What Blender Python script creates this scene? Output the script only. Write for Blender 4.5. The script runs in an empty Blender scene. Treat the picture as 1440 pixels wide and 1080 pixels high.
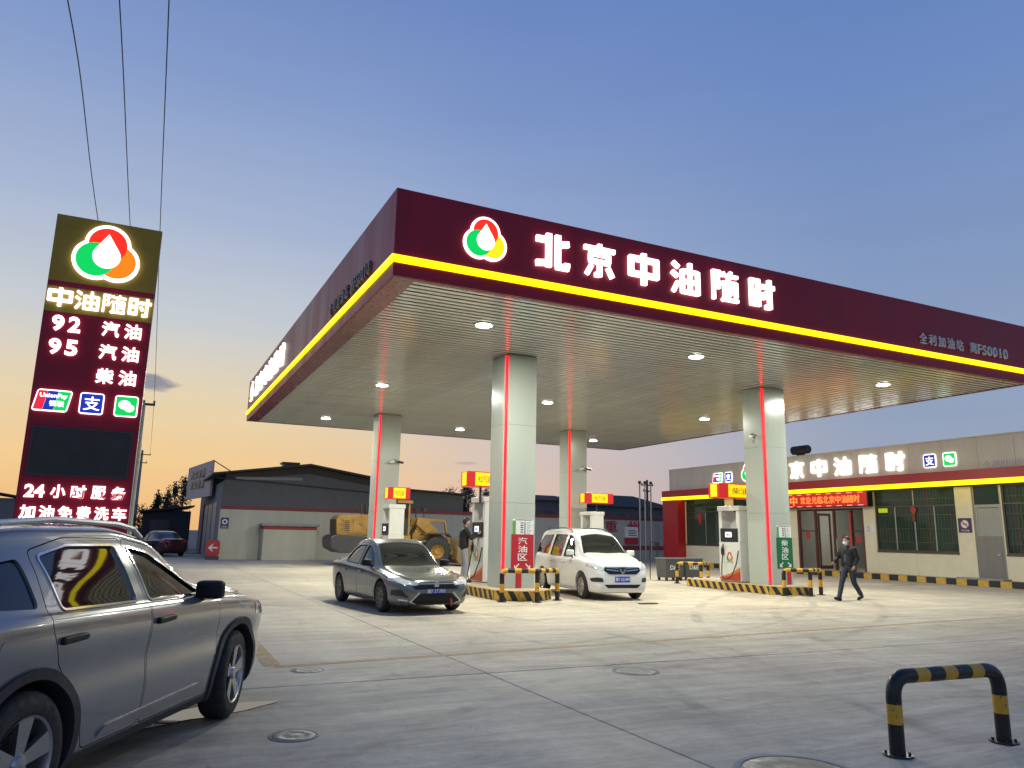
import bpy, bmesh, math, random
import numpy as np
from mathutils import Vector, Matrix
R = math.radians
random.seed(7)
scn = bpy.context.scene
col = scn.collection

# ------------------------------------------------------------------ camera
yaw, pitch, roll = R(25.70), R(11.37), R(1.12)
fw = Vector((math.sin(yaw)*math.cos(pitch), math.cos(yaw)*math.cos(pitch), math.sin(pitch)))
rt = Vector((math.cos(yaw), -math.sin(yaw), 0)); up = rt.cross(fw)
r2 = rt*math.cos(roll)+up*math.sin(roll); u2 = up*math.cos(roll)-rt*math.sin(roll)
cd = bpy.data.cameras.new('camera'); cam = bpy.data.objects.new('camera', cd); col.objects.link(cam)
cd.sensor_width = 36; cd.lens = 36*1059.9/1440; cd.clip_start = .05; cd.clip_end = 3000
M = Matrix((r2, u2, -fw)).transposed().to_4x4(); M.translation = (0, 0, 1.6); cam.matrix_world = M
scn.camera = cam

# ------------------------------------------------------------------ world: dusk sky, afterglow low in the west
w = bpy.data.worlds.new('World'); scn.world = w; w.use_nodes = True
nt = w.node_tree; nt.nodes.clear()
N = nt.nodes.new; L = nt.links.new
def wmath(op, a, b=None, c=None, clamp=False):
    n = N('ShaderNodeMath'); n.operation = op; n.use_clamp = clamp
    for i, v in enumerate((a, b, c)):
        if v is None: continue
        if isinstance(v, (int, float)): n.inputs[i].default_value = v
        else: L(v, n.inputs[i])
    return n.outputs[0]
def lin(c):
    return tuple(((v/255)/12.92 if v/255 <= .04045 else ((v/255+.055)/1.055)**2.4) for v in c)+(1,)
def wramp(fac, stops):
    n = N('ShaderNodeValToRGB'); e = n.color_ramp.elements
    while len(e) < len(stops): e.new(.5)
    for el, (p, c) in zip(e, stops): el.position = p; el.color = lin(c)
    n.color_ramp.interpolation = 'EASE' if False else 'LINEAR'
    L(fac, n.inputs[0]); return n.outputs[0]
tc = N('ShaderNodeTexCoord'); sp = N('ShaderNodeSeparateXYZ'); L(tc.outputs['Generated'], sp.inputs[0])
el = wmath('ARCSINE', sp.outputs[2])                      # elevation, radians
ef = wmath('DIVIDE', el, R(90), clamp=True)
sunaz = R(-6)                                            # where the sun went down, clockwise from +Y
hx = wmath('MULTIPLY', sp.outputs[0], math.sin(sunaz)); hy = wmath('MULTIPLY', sp.outputs[1], math.cos(sunaz))
hl = wmath('SQRT', wmath('ADD', wmath('MULTIPLY', sp.outputs[0], sp.outputs[0]), wmath('ADD', wmath('MULTIPLY', sp.outputs[1], sp.outputs[1]), 1e-5)))
ca = wmath('DIVIDE', wmath('ADD', hx, hy), hl)
mr = N('ShaderNodeMapRange'); mr.interpolation_type = 'SMOOTHSTEP'; L(ca, mr.inputs[0])
mr.inputs[1].default_value = .83; mr.inputs[2].default_value = 1.0
warm = wramp(ef, [(0, (240, 184, 122)), (.05, (243, 205, 148)), (.10, (231, 212, 176)), (.16, (200, 205, 210)), (.24, (168, 183, 211)), (.34, (134, 157, 203)), (.48, (96, 127, 188)), (1, (58, 87, 145))])
cool = wramp(ef, [(0, (226, 186, 164)), (.05, (222, 197, 182)), (.10, (207, 198, 198)), (.16, (182, 190, 206)), (.24, (154, 172, 206)), (.34, (125, 150, 200)), (.48, (94, 126, 187)), (1, (58, 87, 145))])
mx = N('ShaderNodeMix'); mx.data_type = 'RGBA'; L(mr.outputs[0], mx.inputs[0]); L(cool, mx.inputs[6]); L(warm, mx.inputs[7])
# two small flat evening clouds: (azimuth, elevation, half-widths in radians)
az = wmath('ARCTAN2', sp.outputs[0], sp.outputs[1])
nz = N('ShaderNodeTexNoise'); nz.inputs['Scale'].default_value = 26; nz.inputs['Detail'].default_value = 5
mpp = N('ShaderNodeMapping'); mpp.inputs['Scale'].default_value = (1, 1, 3.2); L(tc.outputs['Generated'], mpp.inputs[0]); L(mpp.outputs[0], nz.inputs['Vector'])
far = wramp(ef, [(0, (168, 166, 178)), (.05, (157, 166, 186)), (.10, (146, 162, 189)), (.16, (138, 158, 191)), (.24, (126, 150, 193)), (.34, (110, 139, 193)), (.48, (92, 124, 186)), (1, (58, 87, 145))])
mr2 = N('ShaderNodeMapRange'); mr2.interpolation_type = 'SMOOTHSTEP'; L(ca, mr2.inputs[0]); mr2.inputs[1].default_value = .93; mr2.inputs[2].default_value = .50
mx2 = N('ShaderNodeMix'); mx2.data_type = 'RGBA'; L(mr2.outputs[0], mx2.inputs[0]); L(mx.outputs[2], mx2.inputs[6]); L(far, mx2.inputs[7])
# faint uneven haze bands low down
hzn = N('ShaderNodeTexNoise'); hzn.inputs['Scale'].default_value = 3.5; hzn.inputs['Detail'].default_value = 5; hmp = N('ShaderNodeMapping'); hmp.inputs['Scale'].default_value = (1, 1, 9); L(tc.outputs['Generated'], hmp.inputs[0]); L(hmp.outputs[0], hzn.inputs['Vector'])
hr = N('ShaderNodeMapRange'); L(hzn.outputs[0], hr.inputs[0]); hr.inputs[1].default_value = .3; hr.inputs[2].default_value = .7; hr.inputs[3].default_value = .982; hr.inputs[4].default_value = 1.018
hs = N('ShaderNodeVectorMath'); hs.operation = 'SCALE'; L(mx2.outputs[2], hs.inputs[0]); L(hr.outputs[0], hs.inputs['Scale'])
skyc = hs.outputs[0]
for a0, e0, wa, we, dens in ((R(-.15), R(9.9), R(1.75), R(.62), .85), (R(22.3), R(5.3), R(1.0), R(.12), .30)):
    da = wmath('DIVIDE', wmath('SUBTRACT', az, a0), wa); de = wmath('DIVIDE', wmath('SUBTRACT', el, e0), we)
    d2 = wmath('ADD', wmath('MULTIPLY', da, da), wmath('MULTIPLY', de, de))
    d3 = wmath('ADD', d2, wmath('MULTIPLY', wmath('SUBTRACT', nz.outputs[0], .5), 2.2))
    mm = N('ShaderNodeMapRange'); mm.interpolation_type = 'SMOOTHSTEP'; L(d3, mm.inputs[0])
    mm.inputs[1].default_value = 1.15; mm.inputs[2].default_value = .25; mm.inputs[3].default_value = 0; mm.inputs[4].default_value = dens
    m2 = N('ShaderNodeMix'); m2.data_type = 'RGBA'; L(mm.outputs[0], m2.inputs[0]); L(skyc, m2.inputs[6]); m2.inputs[7].default_value = lin((128, 130, 150)); skyc = m2.outputs[2]
bg = N('ShaderNodeBackground'); bg.inputs[1].default_value = 1.0; L(skyc, bg.inputs[0])
wo = N('ShaderNodeOutputWorld'); L(bg.outputs[0], wo.inputs[0])

vs = scn.view_settings; vs.view_transform = 'Standard'; vs.look = 'None'; vs.gamma = 1; vs.exposure = 0; vs.use_curve_mapping = False
scn.render.engine = 'CYCLES'
cy = scn.cycles; cy.max_bounces = 7; cy.diffuse_bounces = 3; cy.glossy_bounces = 4; cy.transmission_bounces = 4; cy.transparent_max_bounces = 8
cy.caustics_reflective = False; cy.caustics_refractive = False; cy.sample_clamp_indirect = 4; cy.sample_clamp_direct = 0
cy.use_denoising = True

# ------------------------------------------------------------------ materials
MATS = {}
def mat(name, c, rough=.5, metal=0, var=.08, vscale=6, bump=0, bscale=40, emit=None, es=0, coat=0, spec=.5, streak=False, alpha=None, trans=0, dirt=0):
    """plain surface with a little procedural unevenness in tone and gloss (object space)"""
    if name in MATS: return MATS[name]
    m = bpy.data.materials.new(name); m.use_nodes = True; t = m.node_tree; b = t.nodes['Principled BSDF']
    c = tuple(c[:3])
    tcn = t.nodes.new('ShaderNodeTexCoord'); vec = tcn.outputs['Object']
    if streak:
        mp = t.nodes.new('ShaderNodeMapping'); mp.inputs['Scale'].default_value = (1, 1, .12); t.links.new(vec, mp.inputs[0]); vec = mp.outputs[0]
    if var > 0:
        n = t.nodes.new('ShaderNodeTexNoise'); n.inputs['Scale'].default_value = vscale; n.inputs['Detail'].default_value = 6; n.inputs['Roughness'].default_value = .6
        t.links.new(vec, n.inputs['Vector'])
        r = t.nodes.new('ShaderNodeMapRange'); r.inputs[1].default_value = .3; r.inputs[2].default_value = .7; r.inputs[3].default_value = 1-var; r.inputs[4].default_value = 1+var
        t.links.new(n.outputs[0], r.inputs[0])
        mu = t.nodes.new('ShaderNodeVectorMath'); mu.operation = 'SCALE'; mu.inputs[0].default_value = c; t.links.new(r.outputs[0], mu.inputs['Scale'])
        t.links.new(mu.outputs[0], b.inputs['Base Color'])
        rr = t.nodes.new('ShaderNodeMapRange'); rr.inputs[1].default_value = .3; rr.inputs[2].default_value = .7; rr.inputs[3].default_value = rough*(1-var*1.5); rr.inputs[4].default_value = min(1, rough*(1+var*1.5))
        t.links.new(n.outputs[0], rr.inputs[0]); t.links.new(rr.outputs[0], b.inputs['Roughness'])
    else:
        b.inputs['Base Color'].default_value = c+(1,); b.inputs['Roughness'].default_value = rough
    if bump:
        n2 = t.nodes.new('ShaderNodeTexNoise'); n2.inputs['Scale'].default_value = bscale; n2.inputs['Detail'].default_value = 4
        t.links.new(tcn.outputs['Object'], n2.inputs['Vector'])
        bp = t.nodes.new('ShaderNodeBump'); bp.inputs['Strength'].default_value = bump; bp.inputs['Distance'].default_value = .01
        t.links.new(n2.outputs[0], bp.inputs['Height']); t.links.new(bp.outputs[0], b.inputs['Normal'])
    b.inputs['Metallic'].default_value = metal
    b.inputs['Specular IOR Level'].default_value = spec
    b.inputs['Coat Weight'].default_value = coat; b.inputs['Coat Roughness'].default_value = .04
    b.inputs['Transmission Weight'].default_value = trans
    if emit: b.inputs['Emission Color'].default_value = tuple(emit)+(1,); b.inputs['Emission Strength'].default_value = es
    if alpha is not None: b.inputs['Alpha'].default_value = alpha
    MATS[name] = m; return m
def chipped(m, under=(.10, .085, .07), lo=.60, hi=.64, scale=22):
    """worn paint: small patches where the coat is gone, dust low down"""
    t = m.node_tree; b = t.nodes['Principled BSDF']; src = b.inputs['Base Color'].links[0].from_socket
    tc_ = t.nodes.new('ShaderNodeTexCoord'); n = t.nodes.new('ShaderNodeTexNoise'); n.inputs['Scale'].default_value = scale; n.inputs['Detail'].default_value = 8; n.inputs['Roughness'].default_value = .7
    t.links.new(tc_.outputs['Object'], n.inputs['Vector']); r = t.nodes.new('ShaderNodeMapRange'); r.inputs[1].default_value = lo; r.inputs[2].default_value = hi; t.links.new(n.outputs[0], r.inputs[0])
    mxx = t.nodes.new('ShaderNodeMix'); mxx.data_type = 'RGBA'; mxx.inputs[7].default_value = tuple(under)+(1,); t.links.new(r.outputs[0], mxx.inputs[0]); t.links.new(src, mxx.inputs[6]); t.links.new(mxx.outputs[2], b.inputs['Base Color'])
    return m
def glow(name, c, s): return mat(name, [v*.25 for v in c], .4, var=0, emit=c, es=s)

# ------------------------------------------------------------------ mesh helpers
class MB:
    def __init__(s): s.v = []; s.f = []
    def add(s, vs, fs):
        k = len(s.v); s.v += [tuple(p) for p in vs]; s.f += [tuple(i+k for i in f) for f in fs]; return s
    def box(s, x0, x1, y0, y1, z0, z1):
        return s.add([(x0,y0,z0),(x1,y0,z0),(x1,y1,z0),(x0,y1,z0),(x0,y0,z1),(x1,y0,z1),(x1,y1,z1),(x0,y1,z1)],
                     [(3,2,1,0),(4,5,6,7),(0,1,5,4),(1,2,6,5),(2,3,7,6),(3,0,4,7)])
    def obox(s, o, X, Y, Z):
        """box from corner o with edge vectors X, Y, Z"""
        o, X, Y, Z = map(Vector, (o, X, Y, Z))
        p = [o, o+X, o+X+Y, o+Y]; p += [q+Z for q in p]
        fs = [(3,2,1,0),(4,5,6,7),(0,1,5,4),(1,2,6,5),(2,3,7,6),(3,0,4,7)]
        if X.cross(Y).dot(Z) < 0: fs = [f[::-1] for f in fs]
        return s.add(p, fs)
    def prism(s, poly, a, b, axis='z'):
        """polygon (2D) extruded from a to b along an axis; 2D coords are the two other axes in xyz order"""
        ar = sum(poly[i][0]*poly[(i+1)%len(poly)][1]-poly[(i+1)%len(poly)][0]*poly[i][1] for i in range(len(poly)))
        if ar < 0: poly = poly[::-1]
        if a > b: a, b = b, a
        n = len(poly)
        def P(u, v, w): return {'z': (u, v, w), 'y': (u, w, v), 'x': (w, u, v)}[axis]
        vs = [P(u, v, a) for u, v in poly]+[P(u, v, b) for u, v in poly]
        fs = [tuple(range(n))[::-1], tuple(range(n, 2*n))]+[(i, (i+1)%n, n+(i+1)%n, n+i) for i in range(n)]
        if axis == 'y': fs = [f[::-1] for f in fs]
        return s.add(vs, fs)
    def cyl(s, p, q, r, n=12, r2=None, cap=True):
        p, q = Vector(p), Vector(q); d = (q-p).normalized(); r2 = r if r2 is None else r2
        a = d.orthogonal().normalized(); b = d.cross(a)
        vs = [p+(a*math.cos(2*math.pi*i/n)+b*math.sin(2*math.pi*i/n))*r for i in range(n)]
        vs += [q+(a*math.cos(2*math.pi*i/n)+b*math.sin(2*math.pi*i/n))*r2 for i in range(n)]
        fs = [(i, (i+1)%n, n+(i+1)%n, n+i) for i in range(n)]
        if cap: fs += [tuple(range(n))[::-1], tuple(range(n, 2*n))]
        return s.add(vs, fs)
    def tube(s, pts, r, n=8):
        pts = [Vector(p) for p in pts]; k = len(s.v); m = len(pts); a = None
        for i, p in enumerate(pts):
            d = (pts[min(i+1, m-1)]-pts[max(i-1, 0)]).normalized()
            if a is None: a = d.orthogonal().normalized()
            a = (a-d*a.dot(d)).normalized(); b = d.cross(a)
            rr = r[i] if isinstance(r, (list, tuple)) else r
            s.v += [tuple(p+(a*math.cos(2*math.pi*j/n)+b*math.sin(2*math.pi*j/n))*rr) for j in range(n)]
        for i in range(m-1):
            for j in range(n): s.f.append((k+i*n+j, k+i*n+(j+1)%n, k+(i+1)*n+(j+1)%n, k+(i+1)*n+j))
        s.f.append(tuple(k+j for j in range(n))[::-1]); s.f.append(tuple(k+(m-1)*n+j for j in range(n))); return s
    def lathe(s, prof, c, axis='z', n=24):
        """profile [(radius, height)] turned about an axis through c"""
        k = len(s.v); m = len(prof)
        for r, h in prof:
            for j in range(n):
                u, v = r*math.cos(2*math.pi*j/n), r*math.sin(2*math.pi*j/n)
                q = {'z': (u, v, h), 'y': (v, h, u), 'x': (h, u, v)}[axis]
                s.v.append((c[0]+q[0], c[1]+q[1], c[2]+q[2]))
        for i in range(m-1):
            for j in range(n): s.f.append((k+i*n+j, k+i*n+(j+1)%n, k+(i+1)*n+(j+1)%n, k+(i+1)*n+j))
        return s
    def mesh(s, name):
        me = bpy.data.meshes.new(name); me.from_pydata(s.v, [], s.f); me.update(); return me
    def build(s, name, m, parent=None, bevel=0, smooth=False, seg=2):
        return link(name, s.mesh(name), m, parent, bevel, smooth, seg)
def link(name, me, m, parent=None, bevel=0, smooth=False, seg=2):
    if m is not None and len(me.materials) == 0: me.materials.append(m)
    o = bpy.data.objects.new(name, me); col.objects.link(o)
    if parent: o.parent = parent
    if smooth:
        me.shade_smooth()
        try: me.set_sharp_from_angle(angle=R(38))
        except Exception: pass
    if bevel:
        b = o.modifiers.new('bevel', 'BEVEL'); b.width = bevel; b.segments = seg; b.limit_method = 'ANGLE'; b.angle_limit = R(50)
    return o
def thing(name, label, cat, loc=(0, 0, 0), rz=0, group=None):
    o = bpy.data.objects.new(name, None); col.objects.link(o); o.location = loc; o.rotation_euler = (0, 0, rz); o.empty_display_size = .1
    return tag(o, label, cat, group)
def tag(o, label, cat, group=None):
    o['label'] = label; o['category'] = cat
    if group: o['group'] = group
    return o
def struct(o): o['kind'] = 'structure'; return o
def part(name, m, parent, fn, bevel=0, smooth=False, seg=2):
    b = MB(); fn(b); return b.build(name, m, parent, bevel, smooth, seg)
def dup(root, parent=None):
    c = root.copy(); col.objects.link(c); c.parent = parent
    for ch in list(root.children): dup(ch, c)
    return c
FRONT = (Vector((1, 0, 0)), Vector((0, 0, 1)), Vector((0, -1, 0)))      # faces -Y
WEST = (Vector((0, -1, 0)), Vector((0, 0, 1)), Vector((-1, 0, 0)))      # faces -X
EAST = (Vector((0, 1, 0)), Vector((0, 0, 1)), Vector((1, 0, 0)))
TCACHE = {}
def glyph(s, depth=.1, bold=0, space=1):
    k = (s, depth, bold, space)
    if k not in TCACHE:
        cu = bpy.data.curves.new('text', 'FONT'); cu.body = s; cu.size = 1; cu.extrude = depth/2; cu.offset = bold; cu.resolution_u = 3; cu.space_character = space
        o = bpy.data.objects.new('text', cu); col.objects.link(o); bpy.context.view_layer.update()
        me = bpy.data.meshes.new_from_object(o.evaluated_get(bpy.context.evaluated_depsgraph_get()))
        v = np.array([p.co[:] for p in me.vertices]); f = [tuple(p.vertices) for p in me.polygons]
        bpy.data.objects.remove(o); bpy.data.curves.remove(cu); bpy.data.meshes.remove(me)
        TCACHE[k] = (v, f)
    return TCACHE[k]
def text(s, o, fr, w, h, m, parent, name='lettering', depth=.01, bold=0, space=1, flatx=None):
    """string fitted into a w x h box whose lower left corner is o, on a face with axes fr"""
    v, f = glyph(s, .1, bold, space); lo, hi = v.min(0), v.max(0)
    sx = w/(hi[0]-lo[0]); sy = h/(hi[1]-lo[1])
    if flatx: sx = sy*flatx
    o = Vector(o); Rr, U, Nn = fr
    b = MB(); b.add([o+Rr*((p[0]-lo[0])*sx)+U*((p[1]-lo[1])*sy)+Nn*(.002+(p[2]+.05)/.1*depth) for p in v], f)
    return b.build(name, m, parent)
STROKES = {
 '北': [(.0, .80, .40, .80), (.38, .0, .38, 1), (.0, .07, .38, .13), (.66, .06, .66, 1), (.66, .72, 1, .78), (.60, .06, 1, .06), (.94, .06, .94, .20)],
 '京': [(.5, .86, .5, 1), (.0, .84, 1, .84), (.16, .68, .84, .68), (.16, .45, .84, .45), (.21, .45, .21, .68), (.79, .45, .79, .68), (.5, .0, .5, .42), (.34, .05, .5, .05), (.24, .32, .08, .02), (.76, .32, .92, .02)],
 '中': [(.06, .26, .06, .86), (.94, .26, .94, .86), (.0, .80, 1, .80), (.0, .32, 1, .32), (.5, 0, .5, 1)],
 '油': [(.04, .95, .25, .80), (.0, .64, .21, .50), (.04, .0, .22, .34), (.38, 0, .38, .76), (.95, 0, .95, .76), (.38, .05, .95, .05), (.38, .72, .95, .72), (.38, .39, .95, .39), (.665, 0, .665, 1)],
 '随': [(.06, 0, .06, .98), (.06, .93, .32, .93), (.32, .96, .20, .66), (.20, .70, .31, .46), (.14, .42, .30, .42), (.41, .95, .49, .82), (.38, .60, .50, .60), (.48, .60, .48, .14), (.38, .0, .50, .16), (.44, .05, 1, .05), (.54, .85, 1, .85), (.74, 1, .57, .56), (.66, .16, .66, .66), (.93, .16, .93, .66), (.66, .63, .93, .63), (.66, .47, .93, .47), (.66, .32, .93, .32)],
 '时': [(.06, .06, .06, .94), (.34, .06, .34, .94), (.0, .89, .40, .89), (.0, .11, .40, .11), (.06, .5, .34, .5), (.46, .74, 1, .74), (.80, 0, .80, 1), (.60, .055, .80, .055), (.52, .54, .63, .32)]}
def block_letter(ch, o, fr, w, h, m, parent, depth=.08):
    """heavy square channel letter built from straight strokes"""
    o = Vector(o); Rr, U, Nn = fr; b = MB(); th = {'随': .088, '油': .108, '时': .125, '京': .112}.get(ch, .142)*h
    for k, (x0, y0, x1, y1) in enumerate(STROKES[ch]):
        p, q = Vector((x0*w, y0*h)), Vector((x1*w, y1*h)); d = (q-p).normalized(); s = Vector((-d.y, d.x))*th*.62
        V3 = lambda v, n: o+Rr*v.x+U*v.y+Nn*n
        b.obox(V3(p-s, .002), Rr*(q-p).x+U*(q-p).y, (Rr*s.x+U*s.y)*2, Nn*(depth+.0006*k))
    return b.build('channel_letter', m, parent, bevel=.006)
def flat(poly, o, fr, d0, d1, m, parent, name, bevel=0):
    """2D polygon on a face with axes fr, as a slab from d0 to d1 off the face"""
    o = Vector(o); Rr, U, Nn = fr; n = len(poly)
    ar = sum(poly[i][0]*poly[(i+1)%n][1]-poly[(i+1)%n][0]*poly[i][1] for i in range(n))
    if ar < 0: poly = poly[::-1]
    vs = [o+Rr*u+U*v+Nn*d0 for u, v in poly]+[o+Rr*u+U*v+Nn*d1 for u, v in poly]
    b = MB(); b.add(vs, [tuple(range(n))[::-1], tuple(range(n, 2*n))]+[(i, (i+1)%n, n+(i+1)%n, n+i) for i in range(n)])
    return b.build(name, m, parent, bevel)
def rrect(w, h, r, n=4, x=0, y=0):
    p = []
    for cx, cy, a in ((w-r, r, -90), (w-r, h-r, 0), (r, h-r, 90), (r, r, 180)):
        for i in range(n+1):
            t = R(a+90*i/n); p.append((x+cx+r*math.cos(t), y+cy+r*math.sin(t)))
    return p
def circ(x, y, r, n=28, a0=0, a1=360):
    full = abs(a1-a0) >= 360; k = n if full else n+1
    return [(x+r*math.cos(R(a0+(a1-a0)*i/n)), y+r*math.sin(R(a0+(a1-a0)*i/n))) for i in range(k)]
# ------------------------------------------------------------------ shared materials
white_panel = mat('white_aluminium_panel', (.40, .43, .385), .20, var=.05, vscale=2, streak=True)
maroon = mat('maroon_panel', (.30, .010, .030), .36, var=.13, vscale=1.5, streak=True, spec=.25, bump=.35, bscale=1.3)
red_paint = mat('red_paint', (.42, .015, .02), .35, var=.08)
gold = mat('gold_panel', (.36, .235, .04), .5, spec=.15, var=.08)
black_paint = mat('black_paint', (.012, .012, .012), .38, var=.2, vscale=20)
yellow_paint = chipped(mat('yellow_paint', (.66, .35, .025), .45, var=.16, vscale=14)); chipped(black_paint, (.16, .14, .12), .63, .67, 26)
steel = mat('galvanised_steel', (.42, .43, .44), .35, metal=.9, var=.15, vscale=12)
dark_metal = mat('dark_metal', (.05, .05, .055), .4, metal=.4)
grey_plastic = mat('grey_plastic', (.10, .10, .10), .5)
conc_grey = mat('grey_concrete', (.30, .29, .27), .85, var=.18, vscale=3, bump=.4)
silver = mat('silver_trim', (.62, .61, .60), .3, metal=.6, var=.05)
sign_white = glow('lit_white', (1, .98, .96), 2.3)
strip_yellow = glow('lit_yellow', (1, .78, .0), 1.9)
led_red = glow('lit_red_tube', (1, .006, .014), 3.2)
logo_red = glow('lit_logo_red', (1, .022, .005), 1.2)
logo_green = glow('lit_logo_green', (.0, .62, .10), 1.1)
logo_orange = glow('lit_logo_orange', (1, .22, .0), 1.1)
logo_yellow = glow('lit_logo_yellow', (1, .72, .0), 1.2)
icon_blue = glow('lit_blue', (.012, .03, .42), 1.1)
icon_red = glow('lit_red', (.8, .02, .05), 1.1)
rubber = mat('rubber', (.016, .016, .017), .75, var=.2, vscale=18)

def concrete():
    m = bpy.data.materials.new('worn_concrete'); m.use_nodes = True; t = m.node_tree; b = t.nodes['Principled BSDF']; n = t.nodes.new; l = t.links.new
    g = n('ShaderNodeNewGeometry'); P = g.outputs['Position']
    def noise(sc, det=6, ro=.6, scale=None, dist=0):
        q = n('ShaderNodeTexNoise'); q.inputs['Scale'].default_value = sc; q.inputs['Detail'].default_value = det; q.inputs['Roughness'].default_value = ro; q.inputs['Distortion'].default_value = dist
        v = P
        if scale:
            mp = n('ShaderNodeMapping'); mp.inputs['Scale'].default_value = scale; mp.inputs['Rotation'].default_value = (0, 0, R(17)); l(P, mp.inputs[0]); v = mp.outputs[0]
        l(v, q.inputs['Vector']); return q.outputs[0]
    def rng(v, a, b_, c, d):
        q = n('ShaderNodeMapRange'); q.inputs[1].default_value = a; q.inputs[2].default_value = b_; q.inputs[3].default_value = c; q.inputs[4].default_value = d; l(v, q.inputs[0]); return q.outputs[0]
    def mul(a, b_):
        q = n('ShaderNodeMath'); q.operation = 'MULTIPLY'; l(a, q.inputs[0])
        if isinstance(b_, float): q.inputs[1].default_value = b_
        else: l(b_, q.inputs[1])
        return q.outputs[0]
    f = rng(noise(.35, 5), .3, .7, .80, 1.16)                          # broad patches
    f = mul(f, rng(noise(1.0, 9, .68, (.25, 2.6, 1), 1.4), .34, .68, .74, 1.16))   # trowel and sweep streaks
    f = mul(f, rng(noise(2.2, 9, .66, (.5, 3.2, 1), 1.0), .34, .70, .84, 1.10))
    f = mul(f, rng(noise(.8, 6, .6, (1.6, .2, 1), .5), .35, .72, .90, 1.08))
    f = mul(f, rng(noise(7, 7, .7), .3, .7, .84, 1.12))
    f = mul(f, rng(noise(55, 3), .3, .7, .90, 1.08))
    f = mul(f, rng(noise(.55, 9, .74, None, 1.2), .57, .74, 1.0, .62))   # oil and wet stains
    f = mul(f, rng(noise(2.6, 8, .7, None, .6), .62, .70, 1.0, .72))
    f = mul(f, rng(noise(11, 3, .5), .72, .76, 1.0, .45))                # drips and specks
    # hairline cracks
    vo = n('ShaderNodeTexVoronoi'); vo.feature = 'DISTANCE_TO_EDGE'; vo.inputs['Scale'].default_value = .23
    wv = n('ShaderNodeVectorMath'); wv.operation = 'ADD'; nn_ = n('ShaderNodeTexNoise'); nn_.inputs['Scale'].default_value = 1.3; nn_.inputs['Detail'].default_value = 6; l(P, nn_.inputs['Vector'])
    sc_ = n('ShaderNodeVectorMath'); sc_.operation = 'SCALE'; sc_.inputs['Scale'].default_value = 1.6; l(nn_.outputs['Color'], sc_.inputs[0]); l(P, wv.inputs[0]); l(sc_.outputs[0], wv.inputs[1]); l(wv.outputs[0], vo.inputs['Vector'])
    ck = rng(vo.outputs['Distance'], .0008, .0030, .55, 1.0); msk = rng(noise(.3, 2), .52, .60, 0.0, 1.0)
    c1 = n('ShaderNodeMix'); c1.data_type = 'FLOAT'; c1.inputs[2].default_value = 1.0; l(msk, c1.inputs[0]); l(ck, c1.inputs[3]); f = mul(f, c1.outputs[0])
    # tyre tracks: thin arcs from big circles
    for cx, cy_, r0, wd in ((-6, 10, 13.4, .10), (-6, 10, 11.7, .10), (30, -2, 24.5, .12), (30, -2, 22.8, .12), (14, -9, 19.4, .09), (14, -9, 21.0, .09), (2, 30, 20.6, .1), (2, 30, 22.2, .1)):
        d = n('ShaderNodeVectorMath'); d.operation = 'DISTANCE'; l(P, d.inputs[0]); d.inputs[1].default_value = (cx, cy_, 0)
        a = n('ShaderNodeMath'); a.operation = 'SUBTRACT'; l(d.outputs['Value'], a.inputs[0]); a.inputs[1].default_value = r0
        ab = n('ShaderNodeMath'); ab.operation = 'ABSOLUTE'; l(a.outputs[0], ab.inputs[0])
        band = rng(ab.outputs[0], wd*.6, wd*1.3, 1.0, 0.0)
        amt = mul(band, rng(noise(.9, 5), .40, .68, 0.0, .34))
        s1 = n('ShaderNodeMath'); s1.operation = 'SUBTRACT'; s1.inputs[0].default_value = 1.0; l(amt, s1.inputs[1]); f = mul(f, s1.outputs[0])
    cr = n('ShaderNodeVectorMath'); cr.operation = 'SCALE'; cr.inputs[0].default_value = (.57, .485, .365); l(f, cr.inputs['Scale']); l(cr.outputs[0], b.inputs['Base Color'])
    l(rng(noise(.7, 6), .3, .7, .52, .82), b.inputs['Roughness']); b.inputs['Specular IOR Level'].default_value = .35
    bp = n('ShaderNodeBump'); bp.inputs['Strength'].default_value = .25; bp.inputs['Distance'].default_value = .01; l(noise(38, 5, .65), bp.inputs['Height']); l(bp.outputs[0], b.inputs['Normal'])
    return m
conc = concrete()

# ------------------------------------------------------------------ ground, slabs, paint
g = part('ground', mat('packed_earth', (.17, .155, .13), .95, var=.25, vscale=.4, bump=.5, bscale=8), None, lambda b: b.add([(-900, -300, -.06), (1200, -300, -.06), (1200, 1800, -.06), (-900, 1800, -.06)], [(0, 1, 2, 3)])); struct(g)
fore = bpy.data.objects.new('forecourt', None); col.objects.link(fore); struct(fore)
SX, SY, JX, JY = 5.5, 7.75, 3.87, 8.58
sb = MB(); e = .006
a, c_ = SX-.012, SY-.012
sb.add([(0, 0, -.12), (a, 0, -.12), (a, c_, -.12), (0, c_, -.12), (0, 0, -e), (a, 0, -e), (a, c_, -e), (0, c_, -e), (e, e, 0), (a-e, e, 0), (a-e, c_-e, 0), (e, c_-e, 0)],
       [(3, 2, 1, 0), (0, 1, 5, 4), (1, 2, 6, 5), (2, 3, 7, 6), (3, 0, 4, 7), (4, 5, 9, 8), (5, 6, 10, 9), (6, 7, 11, 10), (7, 4, 8, 11), (8, 9, 10, 11)])
slab_me = sb.mesh('concrete_slab'); slab_me.materials.append(conc)
for i in range(-6, 8):
    for j in range(-2, 6):
        o = bpy.data.objects.new('concrete_slab', slab_me); col.objects.link(o); o.parent = fore
        o.location = (JX+i*SX+.006, JY+j*SY+.006, random.uniform(-.0015, .0015))
yl = mat('faded_road_paint', (.55, .37, .15), .8, var=.18, vscale=3)
_b = yl.node_tree.nodes['Principled BSDF']; _n = yl.node_tree.nodes.new('ShaderNodeTexNoise'); _n.inputs['Scale'].default_value = 2.4; _n.inputs['Detail'].default_value = 8; _n.inputs['Roughness'].default_value = .7
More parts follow.
